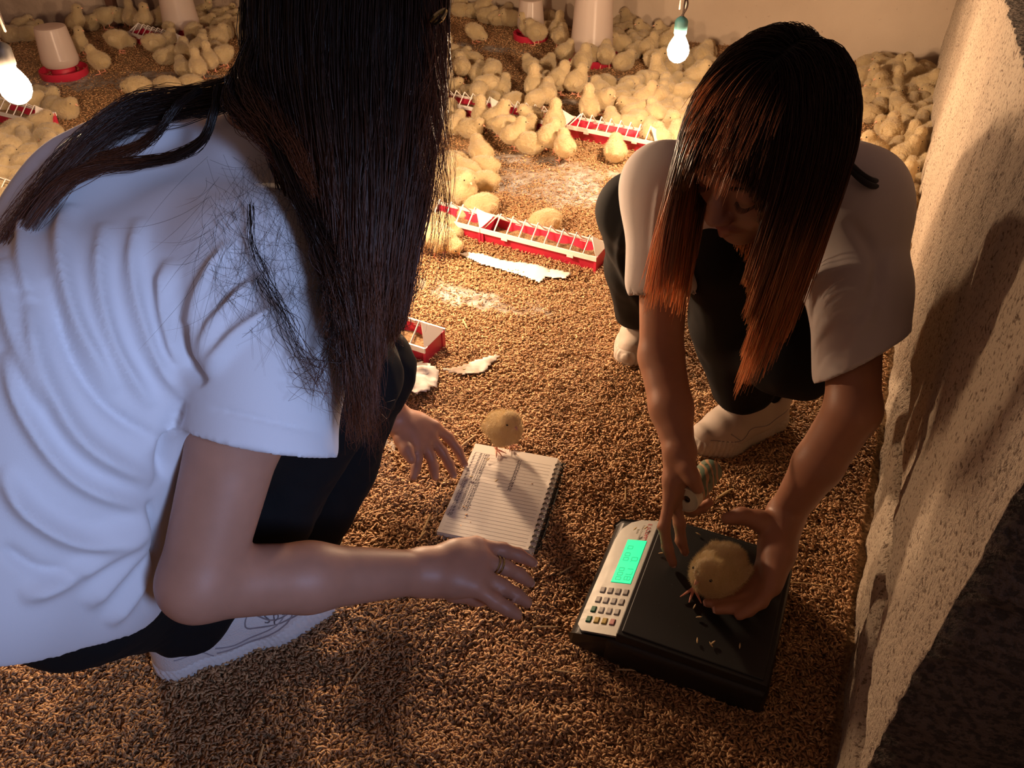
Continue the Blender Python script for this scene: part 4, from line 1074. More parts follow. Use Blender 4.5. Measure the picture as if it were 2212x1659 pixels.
T1 = Field((-.92, .30, .02), (.10, 1.30, .62), .005)
T1.cap(HPr, HPl, .118, .118, .03); T1.cap((HPr + HPl) / 2, (HPr + HPl) / 2 + V(.04, .04, .08), .12, .11, .03)
T1.chain([HPr + V(.05, -.01, -.045), HPr * .45 + KNr * .55, KNr], [.105, .085, .062], .03); T1.chain([KNr, KNr * .5 + ANr * .5, ANr + V(0, 0, .0)], [.062, .062, .046], .03)
T1.chain([HPl, HPl * .45 + KNl * .55, KNl], [.105, .085, .062], .03); T1.chain([KNl, KNl * .5 + ANl * .5, ANl], [.060, .058, .05], .02)
T1.cap(ANr + V(-.03, .0, .02), HPr + V(.06, -.01, -.095), .042, .098, .03)
T1.plane(V(0, 0, .075), V(0, 0, -1), V(-1, .3, 0), V(.1, 1.3, .16))
P, Q = T1.mesh(3); N_ = vnormals(P, Q); P = P + N_ * (.005 * noise3(P * V(1, 1, .4), 18, 23) + .002 * noise3(P, 50, 4))[:, None]
par(link('trousers', np_mesh('trousers', P, Q), M['black']), pl)

T2 = Field((-.95, .30, .18), (.02, 1.32, .88), .0041)
hem = (deep(408, 925, .86) + deep(715, 990, .875)) / 2
hm = deep(566, 958, .855); sdir = nrm(hm - SR)
T2.cap(SR + V(-.015, 0, 0), SR * .45 + hm * .55, .070, .074, .035); T2.cap(SR * .45 + hm * .55, hm + sdir * .03, .074, .080, .03)
ax_ = nrm(deep(715, 990, .86) - deep(408, 925, .84)); pn = nrm(sdir - ax_ * (sdir @ ax_)); pn = nrm(pn + V(.0, .0, -.10))
T2.plane(hm, pn, hm - .14, hm + .14)
T2.cap(hm - sdir * .05, hm + sdir * .08, .0675, .0725, .0, True)
for o_ in (-.085, .085):
    w_ = V(.02, o_, 0)
    T2.cap(V(-.590, .665, .400) + w_ * .9, V(-.505, .80, .525) + w_, .150, .150, .05); T2.cap(V(-.505, .80, .525) + w_, V(-.375, .905, .600) + w_ * .9, .150, .115, .06)
T2.ell(V(-.475, .915, .545), (.165, .165, .150), None, .06); T2.cap(deep(350, 350, 1.0), deep(225, 425, 1.0), .075, .078, .06); T2.cap(deep(275, 900, .95), deep(232, 1150, .955), .068, .068, .06); T2.cap(deep(190, 1130, .98), deep(200, 1260, .97), .085, .080, .06)
T2.cap(SR + V(-.03, .01, -.005), SL, .062, .070, .06); T2.cap(SR * .5 + SL * .5, NL + V(0, 0, -.02), .075, .058, .05)
T2.cap(SL, SL * .5 + ELb * .5, .066, .062, .03)
hq = deep(150, 1392, .88); T2.plane(hq + V(0, 0, .0), nrm(V(-.75, -.30, -1)), V(-1, .2, .1), V(-.25, 1.0, .52))
T2.cap(NL + V(.02, 0, .01), NL + V(.05, .02, .10), .042, .05, .004, True)
P, Q = T2.mesh(3); N_ = vnormals(P, Q)
P = P + N_ * (.004 * noise3(P * V(1, 1, .6), 9, 33))[:, None]
FK = 1.5
FL = [([(150, 440), (135, 560), (165, 700), (250, 850)], 20, .011), ([(225, 480), (215, 620), (250, 760), (330, 880)], 17, .010), ([(300, 470), (290, 620), (330, 760), (400, 850)], 18, .010),
      ([(60, 640), (95, 800), (180, 950), (330, 1040)], 20, .012), ([(10, 760), (60, 900), (160, 1030), (320, 1100)], 18, .011), ([(0, 1010), (70, 1110), (190, 1165), (330, 1110)], 20, .013),
      ([(110, 600), (150, 760), (230, 880), (350, 960)], 14, -.007), ([(370, 560), (360, 680), (395, 790)], 18, .010), ([(500, 520), (440, 640), (425, 780)], 16, .009), ([(560, 600), (480, 680), (440, 790)], 14, .008),
      ([(640, 640), (520, 720), (445, 810)], 15, .008), ([(600, 560), (520, 600), (460, 690)], 11, -.006), ([(420, 700), (410, 780), (440, 830)], 10, -.012), ([(0, 560), (30, 720), (100, 880)], 18, .009),
      ([(330, 1115), (230, 1190), (120, 1260), (40, 1290)], 18, .010), ([(325, 1140), (250, 1230), (180, 1310)], 18, .010), ([(330, 1180), (290, 1270), (230, 1350)], 15, .009), ([(320, 1080), (330, 1180), (320, 1260)], 10, -.008),
      ([(0, 1180), (80, 1230), (180, 1240)], 14, -.006), ([(390, 860), (360, 950), (350, 1040)], 14, -.010), ([(450, 880), (560, 905), (700, 935)], 5, -.0022), ([(60, 460), (50, 560), (70, 660)], 16, .008)]
P = folds(P, N_, [(a, b, c * FK) for a, b, c in FL], 1.2)
for _ in range(1): P = lap(P, Q, .4)
par(link('shirt', np_mesh('shirt', P, Q), M['shirt']), pl)
s3 = shoe(at(345, 1452), at(735, 1300) - at(345, 1452), .282, False, None, marks=2); par(s3, pl)
s4d = nrm(V(.97, .06, 0)); s4 = shoe(at(716, 1238) - s4d * .255, s4d, .255, False, None); par(s4, pl)

# long black hair falling from the head, with locks over the back
def pxd(*a): return np.array([deep(*p) for p in a])
G_ = []
for i in range(26):      # main fall: guides across the width
    u = i / 25; x0 = 548 + 400 * u; dd = .86 - .07 * math.sin(math.pi * u) + rng.uniform(-.012, .012)
    xl = np.interp(u, [0, .5, 1], [690, 760, 880]); xe = np.interp(u, [0, .3, .7, 1], [782, 800, 800, 845]); ye = np.interp(u, [0, .2, .5, .8, 1], [830, 940, 880, 800, 700])
    ctl = pxd((x0, -190, dd), (x0, -40, dd - .01), (x0 + (xl - x0) * .10 - 10 * (1 - u), 150, dd - .005), (x0 + (xl - x0) * .45, 340, dd), (xl, 560, dd + .01), (xl + (xe - xl) * .6, 700, dd + .02), (xe, ye, dd + .03))
    G_.append((lock(ctl, 300, [.012, .014, .014, .015, .014, .011, .007], wob=.004, end_jit=.22)[0], .00050, .0 if u < .72 else (u - .72) * 1.6))  # right-hand guides shift to the orange tip colour, painting in bulb light
# sheet wrapping the back of the neck down over the far shoulder
for k in range(7):
    o_ = k * 9
    G_.append((lock(pxd((600, 60 + o_, .84), (520, 165 + o_, .87), (400, 195 + o_, .91), (290, 215 + o_, .905), (195, 280 + o_, .895), (110, 370 + o_, .885), (30, 480 + o_, .88), (-60, 620 + o_, .865)), 50, [.010, .008, .007, .007, .008, .010, .012, .014], wob=.006)[0], .00038))
G_.append((lock(pxd((470, 190, .86), (462, 245, .855), (440, 300, .86), (380, 338, .875), (300, 352, .88), (220, 362, .875), (140, 395, .87), (60, 490, .862), (-20, 620, .85), (-60, 720, .84)), 200, [.004, .004, .004, .005, .006, .007, .009, .010, .012, .014], wob=.003, end_jit=.45)[0], .00042))
G_.append((lock(pxd((430, 195, .88), (385, 225, .885), (350, 275, .885), (300, 315, .89), (220, 345, .895), (150, 385, .90)), 150, [.004, .003, .003, .004, .006, .006], wob=.003)[0], .00040))
G_.append((lock(pxd((560, 200, .83), (610, 330, .80), (660, 450, .785), (705, 560, .78), (745, 700, .785), (765, 860, .80), (775, 960, .82)), 200, [.008, .008, .007, .007, .008, .010, .012], wob=.007)[0], .00042))
# stray locks and single hairs over the sleeve
for c_, n_, w_ in (([(540, 440, .79), (548, 540, .775), (600, 640, .77), (650, 740, .775), (700, 830, .78), (725, 900, .785)], 14, .007), ([(560, 600, .775), (610, 690, .77), (660, 800, .775), (712, 850, .785)], 14, .006),
                   ([(690, 480, .79), (718, 560, .78), (716, 660, .775), (705, 760, .78)], 45, .004),
                   ([(755, 640, .80), (770, 760, .81), (800, 860, .84), (810, 990, .88)], 70, .008), ([(830, 700, .88), (900, 620, .87), (890, 560, .86), (870, 480, .85)], 14, .004),
                   ([(700, 620, .78), (720, 720, .775), (690, 800, .778), (680, 870, .78)], 26, .010)):
    G_.append((lock(pxd(*c_), n_, [.004, .006, .009, .014], wob=w_)[0], .00026))
r2 = np.random.default_rng(21); fly = []
for k in range(420):
    x, y = r2.uniform(440, 740), r2.uniform(330, 640); a = r2.uniform(-.9, 1.4); L_ = r2.uniform(60, 240); c_ = r2.normal(0, .45)
    d_ = np.interp(y, [240, 500, 900], [.835, .785, .775])
    ctl = pxd(*[(x + L_ * t_ * math.sin(a + c_ * t_), y + L_ * t_ * math.cos(a + c_ * t_), d_ - .004 * t_) for t_ in (0, .33, .66, 1)]); fly.append(resample(ctl, 30))
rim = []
for k in range(230):      # hairs off the right side, coloured orange to imitate bulb light
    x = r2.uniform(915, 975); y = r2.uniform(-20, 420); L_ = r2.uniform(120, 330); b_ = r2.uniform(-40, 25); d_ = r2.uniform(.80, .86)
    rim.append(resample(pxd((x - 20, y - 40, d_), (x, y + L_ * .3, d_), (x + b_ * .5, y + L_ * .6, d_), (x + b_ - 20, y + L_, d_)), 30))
for k in range(60):      # fine hairs along the back
    x = r2.uniform(100, 420); y = np.interp(x, [100, 300, 460], [360, 215, 190]) + r2.uniform(-6, 60); d_ = .915
    fly.append(resample(pxd((x + 60, y - 20, d_ - .01), (x, y + r2.uniform(-10, 10), d_), (x - 60, y + 50 + r2.uniform(-15, 15), d_), (x - 110, y + 120, d_)), 30))
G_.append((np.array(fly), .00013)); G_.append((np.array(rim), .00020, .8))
G_.append((lock(pxd((585, 20, .845), (528, 140, .845), (505, 212, .84), (545, 268, .83), (610, 340, .81), (650, 410, .80)), 260, [.008, .010, .013, .012, .008, .005], wob=.004)[0], .00045))
G_.append((lock(pxd((600, -20, .845), (560, 100, .84), (545, 180, .832), (575, 250, .82), (630, 340, .80), (670, 420, .79)), 300, [.012, .016, .018, .014, .008, .006], wob=.004)[0], .00045))
G_.append((lock(pxd((600, 60, .83), (585, 150, .83), (598, 235, .82), (640, 330, .80), (680, 430, .79)), 260, [.016, .016, .014, .010, .008], wob=.003)[0], .00045))
cp = Field((-.34, .80, .74), (.0, 1.13, 1.10), .005); cp.ell(HL + V(-.01, 0, .01), (.104, .096, .120), None, 0)
for a, b in (((585, -60, .88), (640, 120, .885)), ((700, -60, .87), (720, 330, .885)), ((820, -60, .87), (830, 330, .89)), ((865, -60, .89), (860, 330, .905))): cp.cap(deep(*a), deep(*b), .034, .024, .02)
par(hair_mesh('hair', G_, M['hair_black'], None, [cp.mesh(1)]), pl)
# small twisted hair tie catching the light at the side of the head
mb = MB(); mb.tube(resample([deep(930, 45, .80), deep(945, 30, .795), deep(962, 22, .80), deep(955, 40, .79), deep(940, 52, .80)], 14), .0022, 6); par(mb.build('hair_clip', M['gold'], smooth=True), pl)

# ------------------------------------------------------------------ chicks
def chick_parts(pose, fuzz=2600, flen=.0055, seed=1, h=.0027, fw=.00035):
    """own frame: +x beak direction, origin between the feet. pose -> body shell, beak, eyes, legs"""
    q = dict(stand=(.056, 10, (.040, 0, .086), True), look=(.057, 20, (.034, 0, .100), True), peck=(.056, -8, (.058, 0, .040), True), tall=(.057, 30, (.026, 0, .113), True),
             sit=(.031, 5, (.040, 0, .058), False), sleep=(.030, 2, (.044, 0, .036), False), preen=(.056, 12, (.036, .026, .074), True), bow=(.030, -4, (.060, 0, .020), False))[pose]
    bz, tilt, hd, legs = q; a = math.radians(tilt); ca, sa = math.cos(a), math.sin(a); hd = V(hd[0] * .86, hd[1], hd[2])
    R = np.array([[ca, 0, -sa], [0, 1, 0], [sa, 0, ca]]); F = Field((-.08, -.06, -.01), (.10, .06, .16), h); c = V(-.002, 0, bz)
    F.ell(c, (.0395, .0350, .0345), R, .0); F.ell(c + R @ V(-.018, 0, .003), (.025, .027, .026), R, .012)
    F.ell(c + R @ V(-.038, 0, .009), (.012, .010, .008), R, .010)
    F.ell(c + R @ V(.018, 0, -.003), (.025, .029, .028), R, .012)
    F.cap(c + R @ V(.024, 0, .008), hd - V(.004, 0, .002), .0225, .0170, .014); F.ell(hd, (.0195, .0180, .0178), None, .008)
    for s in (-1, 1): F.ell(c + R @ V(-.010, .0305 * s, .003), (.025, .0060, .0150), R @ np.array([[math.cos(.25), 0, math.sin(.25)], [0, 1, 0], [-math.sin(.25), 0, math.cos(.25)]]), .003)
    if legs:
        for s in (-1, 1): F.cap(V(.004, .015 * s, bz - .020), V(.003, .016 * s, bz - .034), .013, .0065, .010)
    else: F.plane(V(0, 0, .001), V(0, 0, -1), V(-.1, -.1, -.02), V(.1, .1, .02))
    P, Q = F.mesh(2); N_ = vnormals(P, Q); P = P + N_ * (.0016 * noise3(P, 90, seed) + .0010 * noise3(P, 230, seed + 1))[:, None]
    r = np.random.default_rng(seed)
    f = r.integers(0, len(Q), fuzz); w = r.dirichlet((1, 1, 1, 1), fuzz); base = (P[Q[f]] * w[..., None]).sum(1); n = nrm_rows((N_[Q[f]] * w[..., None]).sum(1))
    d = nrm_rows(n + r.normal(size=n.shape) * .35 + V(-.55, 0, -.10)); L = flen * r.uniform(.5, 1.2, (fuzz, 1)); s_ = nrm_rows(np.cross(d, r.normal(size=d.shape)))
    tv = np.stack([base - s_ * fw - n * .0005, base + s_ * fw - n * .0005, base + d * L], 1).reshape(-1, 3); tf = (np.arange(fuzz) * 3)[:, None] + np.arange(3)
    # beak follows the head direction
    if pose in ('peck', 'bow'): hdv = nrm(V(.55, 0, -1))
    elif pose == 'sleep': hdv = nrm(V(.9, 0, -.55))
    elif pose == 'preen': hdv = nrm(V(-.1, .9, -.5))
    elif pose == 'tall': hdv = nrm(V(1, 0, .05))
    else: hdv = nrm(V(1, 0, -.22))
    up = nrm(V(0, 0, 1) - hdv * hdv[2]); sd = np.cross(up, hdv)
    bk = MB(); o = hd + hdv * .0165 - up * .001
    ring = []
    for x, hw, hh, dz in ((-.003, .0050, .0042, 0), (.003, .0042, .0034, 0), (.007, .0026, .0024, -.0006), (.0108, .0004, .0005, -.0022)):
        ring.append([o + hdv * x + up * (dz + hh * math.sin(t)) + sd * hw * math.cos(t) for t in np.linspace(0, 2 * math.pi, 9)[:-1]])
    vs = [p for g in ring for p in g]; fs = [(i * 8 + k, i * 8 + (k + 1) % 8, (i + 1) * 8 + (k + 1) % 8, (i + 1) * 8 + k) for i in range(3) for k in range(8)] + [tuple(24 + k for k in range(8))]
    bk.add(vs, fs)
    ey = []
    for s in (-1, 1):
        m = MB(); e = hd + hdv * .0095 + up * .0045 + sd * (.0148 * s); m.lathe([(.0001, -.0026), (.0018, -.0019), (.0026, 0), (.0018, .0019), (.0001, .0026)], 8, e, np.stack([hdv, up, sd], 1)); ey.append(m)
    lg = []
    if legs:
        for s in (-1, 1):
            m = MB(); k = V(.002, .016 * s, bz - .036); an = V(-.002, .017 * s, .0045)
            m.tube([k, k * .5 + an * .5 + V(-.002, 0, 0), an], [.0030, .0023, .0026], 7)
            for t in (-.55, 0, .55): m.tube([an, an + V(.013 * math.cos(t), .013 * math.sin(t), -.0018), an + V(.024 * math.cos(t), .024 * math.sin(t), -.0036)], [.0022, .0018, .0006], 6)
            m.tube([an, an + V(-.012, 0, -.0034)], [.0019, .0006], 5); lg.append(m)
    return P, Q, tv, tf, bk, ey, lg
def nrm_rows(a): return a / (np.linalg.norm(a, axis=1, keepdims=True) + 1e-12)
PROTO = {}
def proto(pose, fine=0):
    if (pose, fine) in PROTO: return PROTO[(pose, fine)]
    P, Q, tv, tf, bk, ey, lg = chick_parts(pose, *(((2600, .0055, 3, .0027, .0004),) if not fine else ((16000, .0062, 9, .0022, .00016),))[0])
    n = len(P); body = np_mesh('chick_down_' + pose, np.concatenate([P, tv]), [Q, tf + n])
    body.materials.append(M['down'])
    def mk(mb, m, nm):
        me = mb.mesh(nm, True); me.materials.append(m); return me
    r = dict(body=body, beak=mk(bk, M['beak'], 'beak'), eye=[mk(e, M['eye'], 'eye') for e in ey], leg=[mk(l, M['cleg'], 'leg') for l in lg])
    # far copies carry beak, eyes and legs in the same skin
    vs = [np.concatenate([P, tv])]; fa = [Q, tf + n]; mi = [0, 0]; o = n + len(tv)
    for mb, k in [(bk, 1)] + [(e, 3) for e in ey] + [(l, 2) for l in lg]:
        vs.append(np.array(mb.v)); q4 = np.array([f for f in mb.f if len(f) == 4]) + o
        if len(q4): fa.append(q4); mi.append(k)
        o += len(mb.v)
    far = np_mesh('chick_far_' + pose, np.concatenate(vs), fa, mats=mi)
    for m in (M['down'], M['beak'], M['cleg'], M['eye']): far.materials.append(m)
    r['far'] = far; PROTO[(pose, fine)] = r; return r
def chick(px, py, pose, head, label, group=None, size=1.0, z=None, parts=True, fine=0, pos=None):
    p = at(px, py, z or 0.0) if pos is None else np.array(pos, float)
    if z is None: p[2] = float(floor_h(p[0], p[1])) + .001
    pt = proto(pose, fine)
    o = bpy.data.objects.new('chick', pt['body'] if parts else pt['far']); SC.collection.objects.link(o)
    o.location = p; o.rotation_euler = (0, 0, math.radians(head)); o.scale = (size,) * 3
    tag(o, label, 'chick', group)
    if parts:
        for nm, ms in (('beak', [pt['beak']]), ('eye', pt['eye']), ('leg', pt['leg'])):
            for me in ms: c = bpy.data.objects.new(nm, me); SC.collection.objects.link(c); c.parent = o
    return o
# the two chicks being weighed
chick(1088, 968, 'look', -58, 'single yellow chick standing at the top edge of the open notebook', None, .88, z=.024, fine=1)
chick(1545, 1262, 'sit', 222, 'chick with half closed eyes standing on the black scale between cupped hands', None, 1.0, z=.103, fine=1)
for s in (-1, 1):
    mb = MB(); a = at(1540, 1258, .088) + V(.030 * s, -.004 + .006 * s, .0)
    for t in (-2.6, -2.0, -1.3): mb.tube([a, a + V(.013 * math.cos(t), .013 * math.sin(t), -.002), a + V(.026 * math.cos(t), .026 * math.sin(t), -.004)], [.0028, .0022, .0008], 6)
    mb.tube([a + V(0, 0, .012), a], [.004, .0032], 7)
    o = mb.build('leg', M['cleg'], smooth=True); ch_ = [x for x in SC.objects if x.name.startswith('chick') and x.get('label', '').startswith('chick with half')][0]
    bpy.context.view_layer.update(); o.parent = ch_; o.matrix_parent_inverse = ch_.matrix_world.inverted()

POSE = {'S': 'stand', 'K': 'look', 'D': 'peck', 'T': 'tall', 'L': 'sit', 'Z': 'sleep', 'P': 'preen', 'B': 'bow'}
WORD = {'S': 'standing', 'K': 'standing alert', 'D': 'pecking head down', 'T': 'stretching its neck up', 'L': 'sitting', 'Z': 'lying asleep', 'P': 'preening', 'B': 'lying with lowered head'}
FLOCK = {
 'by the left wall': ('chicks by the left wall', [(32, 92, 'L', 200), (55, 72, 'L', 10), (82, 77, 'L', 340), (62, 90, 'Z', 20), (172, 72, 'T', 10), (196, 66, 'L', 330), (233, 63, 'P', 340), (264, 58, 'S', 265), (290, 64, 'T', 100), (318, 74, 'T', 335), (345, 55, 'L', 60), (356, 46, 'L', 100)]),
 'near the left drinker': ('chicks round the left drinker', [(178, 122, 'T', 350), (222, 160, 'K', 165), (262, 114, 'D', 20), (303, 207, 'Z', 200), (368, 204, 'Z', 170), (418, 196, 'Z', 180)]),
 'at the far left trough': ('chicks pecking at the far left trough', [(342, 124, 'D', 40), (372, 114, 'S', 80), (404, 138, 'S', 100), (362, 138, 'L', 20), (400, 164, 'L', 120), (434, 174, 'T', 110), (458, 158, 'T', 115), (432, 134, 'S', 70), (457, 132, 'D', 110), (488, 146, 'D', 230), (376, 86, 'P', 250), (424, 96, 'D', 260), (466, 100, 'D', 190), (446, 118, 'S', 100), (478, 112, 'S', 60)]),
 'in the brightest far crowd': ('brightly lit crowd behind the tall drinker', [(430, 44, 'L', 20), (446, 26, 'L', 60), (455, 38, 'S', 300), (436, 60, 'B', 280), (447, 66, 'L', 10), (480, 50, 'L', 340), (476, 32, 'Z', 20), (464, 18, 'L', 70), (450, 10, 'S', 120), (500, 22, 'L', 200), (494, 38, 'L', 350), (520, 28, 'Z', 160), (506, 54, 'L', 330), (526, 50, 'Z', 200), (516, 66, 'L', 10), (492, 84, 'L', 275), (503, 74, 'Z', 0), (532, 66, 'L', 120), (542, 44, 'L', 60), (420, 24, 'L', 200), (540, 12, 'L', 100), (482, 68, 'L', 30), (470, 58, 'Z', 200), (515, 8, 'L', 30), (535, 88, 'L', 150)]),
 'under the left bulb': ('chicks crowding under the left bulb', [(75, 249, 'P', 340), (103, 240, 'L', 60), (126, 250, 'Z', 300), (95, 222, 'Z', 150), (150, 258, 'L', 340), (92, 284, 'L', 30), (114, 302, 'Z', 350), (46, 300, 'B', 200), (64, 326, 'L', 120), (90, 322, 'Z', 330), (8, 334, 'Z', 20), (30, 352, 'K', 185), (72, 352, 'Z', 10), (16, 372, 'L', 60), (44, 404, 'L', 200), (6, 430, 'L', 250), (64, 378, 'Z', 30), (14, 452, 'Z', 160), (20, 318, 'L', 20), (120, 324, 'L', 200), (6, 232, 'L', 90), (26, 242, 'Z', 30), (100, 345, 'L', 100), (84, 392, 'L', 20), (30, 425, 'Z', 340), (0, 392, 'L', 50)]),
 'in the back corner row': ('row of chicks by the back wall corner', [(995, 30, 'T', 100), (1022, 38, 'L', 0), (1034, 40, 'K', 320), (1049, 46, 'L', 340), (1066, 52, 'Z', 20), (1084, 50, 'L', 60), (1098, 56, 'L', 200), (1120, 36, 'T', 300), (986, 20, 'L', 80), (1008, 34, 'Z', 340)]),
 'by the small drinker': ('chicks by the small clear drinker', [(1026, 94, 'D', 330), (1144, 90, 'K', 155), (1158, 98, 'S', 150), (1186, 52, 'L', 80), (1198, 46, 'L', 100), (1180, 78, 'Z', 10), (1200, 62, 'L', 130), (1210, 106, 'S', 70), (1203, 92, 'T', 60)]),
 'beside the hanging black hair': ('chicks beside the hanging black hair', [(958, 122, 'L', 60), (976, 132, 'Z', 30), (986, 136, 'L', 20), (1003, 142, 'L', 200), (962, 156, 'L', 90), (998, 172, 'S', 100), (1022, 172, 'L', 70), (958, 196, 'S', 80), (975, 205, 'L', 340), (950, 170, 'Z', 120)]),
 'at the left middle trough': ('chicks along the middle troughs', [(1064, 182, 'P', 60), (1050, 216, 'D', 200), (1082, 206, 'L', 60), (1012, 218, 'B', 30), (1034, 224, 'D', 260), (1046, 230, 'B', 300), (1108, 240, 'B', 220), (1156, 244, 'D', 230), (1148, 158, 'L', 130), (1166, 158, 'L', 60), (1158, 172, 'Z', 280), (1154, 220, 'T', 95), (1172, 200, 'L', 60), (1166, 240, 'S', 80), (948, 250, 'T', 80), (964, 268, 'L', 60)]),
 'ringing the tallest drinker': ('chicks ringing the tallest drinker', [(1220, 138, 'S', 40), (1273, 144, 'S', 100), (1306, 148, 'S', 85), (1338, 122, 'S', 200), (1358, 126, 'L', 40), (1346, 150, 'L', 30), (1392, 128, 'K', 30), (1413, 162, 'S', 320), (1322, 110, 'L', 100), (1376, 116, 'L', 120)]),
 'in the back wall huddle': ('huddle along the back wall', [(1330, 74, 'L', 60), (1340, 84, 'L', 10), (1350, 78, 'K', 150), (1364, 84, 'L', 200), (1378, 90, 'K', 210), (1392, 98, 'L', 30), (1401, 94, 'Z', 30), (1410, 98, 'K', 180), (1332, 96, 'Z', 100), (1412, 110, 'L', 60), (1422, 114, 'K', 20), (1358, 100, 'Z', 200), (1386, 108, 'L', 160), (1434, 108, 'L', 60), (1446, 112, 'Z', 0), (1370, 100, 'L', 80)]),
 'behind the cyan flare bulb': ('chicks behind the teal socket bulb', [(1450, 176, 'S', 60), (1472, 134, 'L', 80), (1503, 176, 'L', 60), (1502, 136, 'L', 40), (1520, 132, 'L', 70), (1516, 150, 'S', 60), (1486, 150, 'L', 90), (1530, 160, 'L', 100)]),
 'before the tallest drinker': ('chicks on the open litter before the tall drinker', [(1187, 202, 'K', 35), (1243, 208, 'K', 35), (1256, 166, 'K', 60), (1310, 196, 'B', 300), (1296, 214, 'L', 120)]),
 'right of the middle troughs': ('crowd right of the middle troughs', [(1270, 266, 'T', 95), (1298, 250, 'S', 320), (1360, 212, 'P', 340), (1346, 220, 'L', 40), (1390, 200, 'P', 300), (1412, 196, 'T', 130), (1336, 240, 'B', 200), (1344, 244, 'L', 200), (1374, 248, 'K', 15), (1322, 284, 'L', 100), (1346, 288, 'L', 330), (1410, 242, 'S', 70), (1398, 226, 'L', 200), (1428, 230, 'S', 90), (1444, 202, 'L', 40), (1462, 196, 'L', 0), (1482, 196, 'K', 340), (1412, 278, 'S', 110), (1446, 284, 'L', 270), (1438, 254, 'L', 60), (1366, 262, 'L', 10), (1398, 292, 'B', 260), (1378, 290, 'L', 290), (1402, 304, 'Z', 250), (1424, 322, 'L', 100), (1452, 316, 'L', 80), (1470, 232, 'D', 200), (1500, 228, 'L', 200), (1490, 254, 'L', 30), (1480, 274, 'Z', 60), (1464, 300, 'L', 80), (1492, 212, 'L', 150), (1384, 228, 'L', 330), (1354, 232, 'Z', 30), (1432, 270, 'Z', 200), (1460, 262, 'L', 100), (1476, 292, 'L', 20), (1384, 272, 'Z', 30)]),
 'before the middle troughs': ('chicks before the middle troughs', [(1218, 350, 'S', 95), (1328, 346, 'L', 85), (985, 288, 'L', 60), (1040, 284, 'T', 95), (1019, 296, 'L', 330), (1072, 292, 'K', 10), (1110, 322, 'K', 12), (1136, 328, 'Z', 330), (1146, 282, 'S', 200), (1174, 330, 'S', 60), (1196, 304, 'T', 80), (1128, 300, 'L', 30), (962, 290, 'L', 100), (1095, 300, 'D', 30)]),
 'above the near trough': ('cluster of chicks above the near trough', [(982, 366, 'Z', 335), (1038, 348, 'L', 110), (1046, 382, 'Z', 180), (1048, 412, 'Z', 190), (1008, 410, 'Z', 320), (954, 380, 'L', 20), (962, 402, 'L', 60), (972, 438, 'Z', 320), (938, 420, 'L', 80), (1000, 452, 'K', 300), (1040, 470, 'B', 205), (958, 505, 'B', 330), (1022, 396, 'L', 150), (940, 450, 'L', 100)]),
 'beside the near trough': ('chicks feeding at the near trough', [(1178, 498, 'B', 200), (948, 552, 'D', 335), (920, 470, 'L', 60)]),
 'in the far right corner': ('huddle in the far corner by the right wall', [(1870, 150, 'L', 10), (1894, 150, 'Z', 0), (1906, 158, 'L', 150), (1916, 162, 'L', 60), (1900, 168, 'L', 200), (1946, 168, 'L', 90), (1957, 174, 'K', 330), (1936, 172, 'Z', 80), (1990, 166, 'Z', 20), (2004, 172, 'L', 200), (1862, 182, 'L', 20), (1880, 186, 'L', 60), (1890, 198, 'K', 190), (1886, 208, 'L', 200), (1912, 186, 'K', 60), (1930, 190, 'L', 20), (1955, 186, 'K', 160), (1968, 190, 'Z', 60), (1990, 182, 'L', 100), (2004, 184, 'L', 60), (1944, 198, 'L', 10), (1960, 202, 'L', 80), (1980, 198, 'L', 200), (2000, 196, 'Z', 150), (1922, 216, 'T', 60), (1948, 212, 'L', 30), (1972, 214, 'K', 330), (1994, 212, 'L', 90), (2010, 208, 'L', 30), (1868, 228, 'Z', 180), (1892, 230, 'L', 0), (1900, 220, 'K', 200), (1932, 254, 'L', 90), (1908, 252, 'Z', 60), (1960, 246, 'L', 60), (1978, 236, 'Z', 0), (1994, 236, 'L', 150), (2008, 226, 'L', 30), (2002, 250, 'L', 40), (1868, 264, 'L', 150), (1944, 258, 'L', 20), (1980, 262, 'Z', 200), (1962, 264, 'L', 100), (1926, 240, 'L', 150), (1975, 180, 'L', 200), (1920, 200, 'Z', 120), (2012, 192, 'L', 100)]),
 'midway along the right wall': ('chicks midway along the right wall', [(1914, 320, 'S', 70), (1952, 300, 'L', 90), (1946, 322, 'Z', 240), (1966, 296, 'L', 60), (1984, 288, 'L', 100), (1988, 312, 'L', 20), (2000, 284, 'K', 340), (1970, 312, 'Z', 30), (1930, 300, 'L', 200)]),
 'lowest along the right wall': ('lower line of chicks along the right wall', [(1876, 362, 'K', 180), (1926, 350, 'L', 60), (1952, 346, 'T', 95), (1982, 342, 'L', 60), (1988, 366, 'T', 60), (1914, 384, 'L', 10), (1944, 372, 'K', 15), (1962, 382, 'L', 30), (1932, 404, 'L', 350), (1974, 392, 'L', 60), (1984, 402, 'Z', 200), (1946, 408, 'L', 200), (1964, 430, 'K', 10), (1948, 472, 'S', 95), (1900, 380, 'L', 300), (1956, 448, 'L', 60), (1920, 424, 'L', 40)]),
}
FACE = lambda hd: {0: 'right', 1: 'away', 2: 'left', 3: 'the camera'}[int(((hd + 45) % 360) // 90)]
ORD = 'first second third fourth fifth sixth seventh eighth ninth tenth eleventh twelfth thirteenth fourteenth fifteenth sixteenth'.split()
rc_ = np.random.default_rng(77)
placed = []
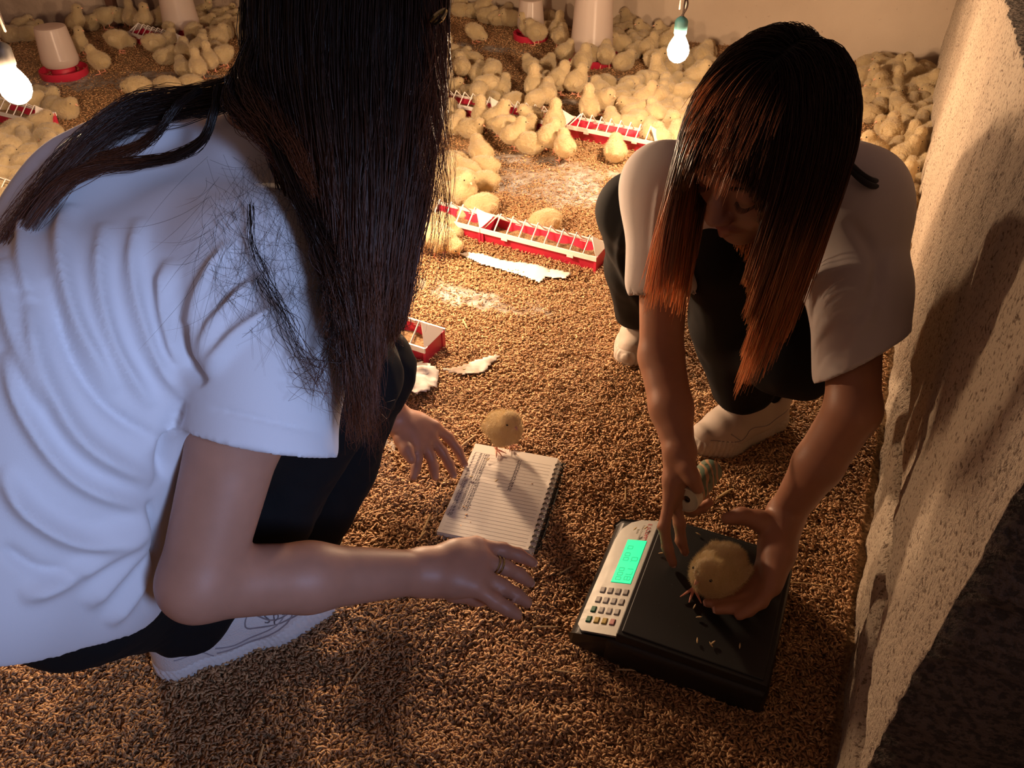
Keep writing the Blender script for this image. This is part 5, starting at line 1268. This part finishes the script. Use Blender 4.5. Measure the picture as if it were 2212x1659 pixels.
for where, (group, lst) in FLOCK.items():
    for i, (px, py, k, hd) in enumerate(lst):
        p = at(px, py); sz = rc_.uniform(.90, 1.06)
        pos = [p[0], p[1], 0.0]
        w_ = (V(*pos) - W_A) @ W_n            # keep clear of the right wall
        if w_ < .045: pos = list(V(*pos) + W_n * (.045 - w_))
        for _ in range(14):                    # settle neighbours shoulder to shoulder
            for (a, b) in placed[-120:]:
                dx, dy = pos[0] - a, pos[1] - b; dd = math.hypot(dx, dy)
                if dd < .062: t = (.062 - dd) * .5 / (dd + 1e-6); pos[0] += dx * t; pos[1] += dy * t
        placed.append((pos[0], pos[1])); far = (V(*pos) - CO) @ FW > 3.05
        face = FACE(hd); same = sorted(q_[0] + q_[1] * .001 for q_ in lst if q_[2] == k and FACE(q_[3]) == face)
        rank = '' if len(same) == 1 else ', ' + (['left', 'right'][same.index(px + py * .001)] + ' one of two' if len(same) == 2 else ORD[same.index(px + py * .001)] + ' such from left')
        pos[2] = float(floor_h(pos[0], pos[1])) + .001
        chick(px, py, POSE[k], hd, f'chick {WORD[k]} {where}, facing {face}{rank}', group, sz, pos=pos, z=1, parts=not far)

# ------------------------------------------------------------------ paper tube held in the hand
ta = deep(1481, 1081, 1.272); tb_ = deep(1535, 1016, 1.352); tx = nrm(tb_ - ta); TLn = np.linalg.norm(tb_ - ta)
ty = nrm(np.cross(tx, V(0, 0, 1))); tz = np.cross(ty, tx); R3 = np.stack([ty, tz, tx], 1); tr = .0205
tu = empty('spice_tube', ta); tag(tu, 'green and cream paper tube with a hole in its lid, held above the scale', 'tube')
m = mat('tube_print', rough=.45); t = NT(m)
vo = t.n('ShaderNodeTexVoronoi', {'Scale': 62.0, 'Vector': t.coord()}).outputs['Distance']
wv = t.n('ShaderNodeTexWave', {'Scale': 28.0, 'Distortion': 6.0, 'Detail': 2.0, 'Vector': t.coord()}).outputs['Fac']
gr = t.ramp(vo, [(.30, (.035, .075, .045)), (.36, (.12, .17, .12))]); t.col(t.mix(t.ramp(wv, [(.70, (0, 0, 0)), (.78, (1, 1, 1))]), gr, (.46, .26, .14))); M['tube'] = m
def P3(r, z, a): return R3 @ V(r * math.cos(a), r * math.sin(a), z)
mb = MB(); mb.lathe([(tr, .020), (tr, TLn - .002), (tr * .97, TLn), (.0002, TLn)], 40, (0, 0, 0), R3); mb.build('printed_sleeve', M['tube'], tu, smooth=True)
mb = MB(); mb.lathe([(tr * 1.005, .0195), (tr * 1.01, .002), (tr * .99, 0), (tr * .93, -.0004), (tr * .92, .003), (.0062, .003), (.0058, .006)], 40, (0, 0, 0), R3); lid_ = mb.build('lid', M['cream'] if 'cream' in M else M.setdefault('cream', mat('cream_card', (.66, .60, .45), .5)), tu, smooth=True)
mb = MB(); mb.lathe([(.0002, .0052), (.0064, .0050)], 24, tuple(R3 @ V(.003, .006, -.0018)), R3); mb.build('pour_hole', M['eye'], lid_)
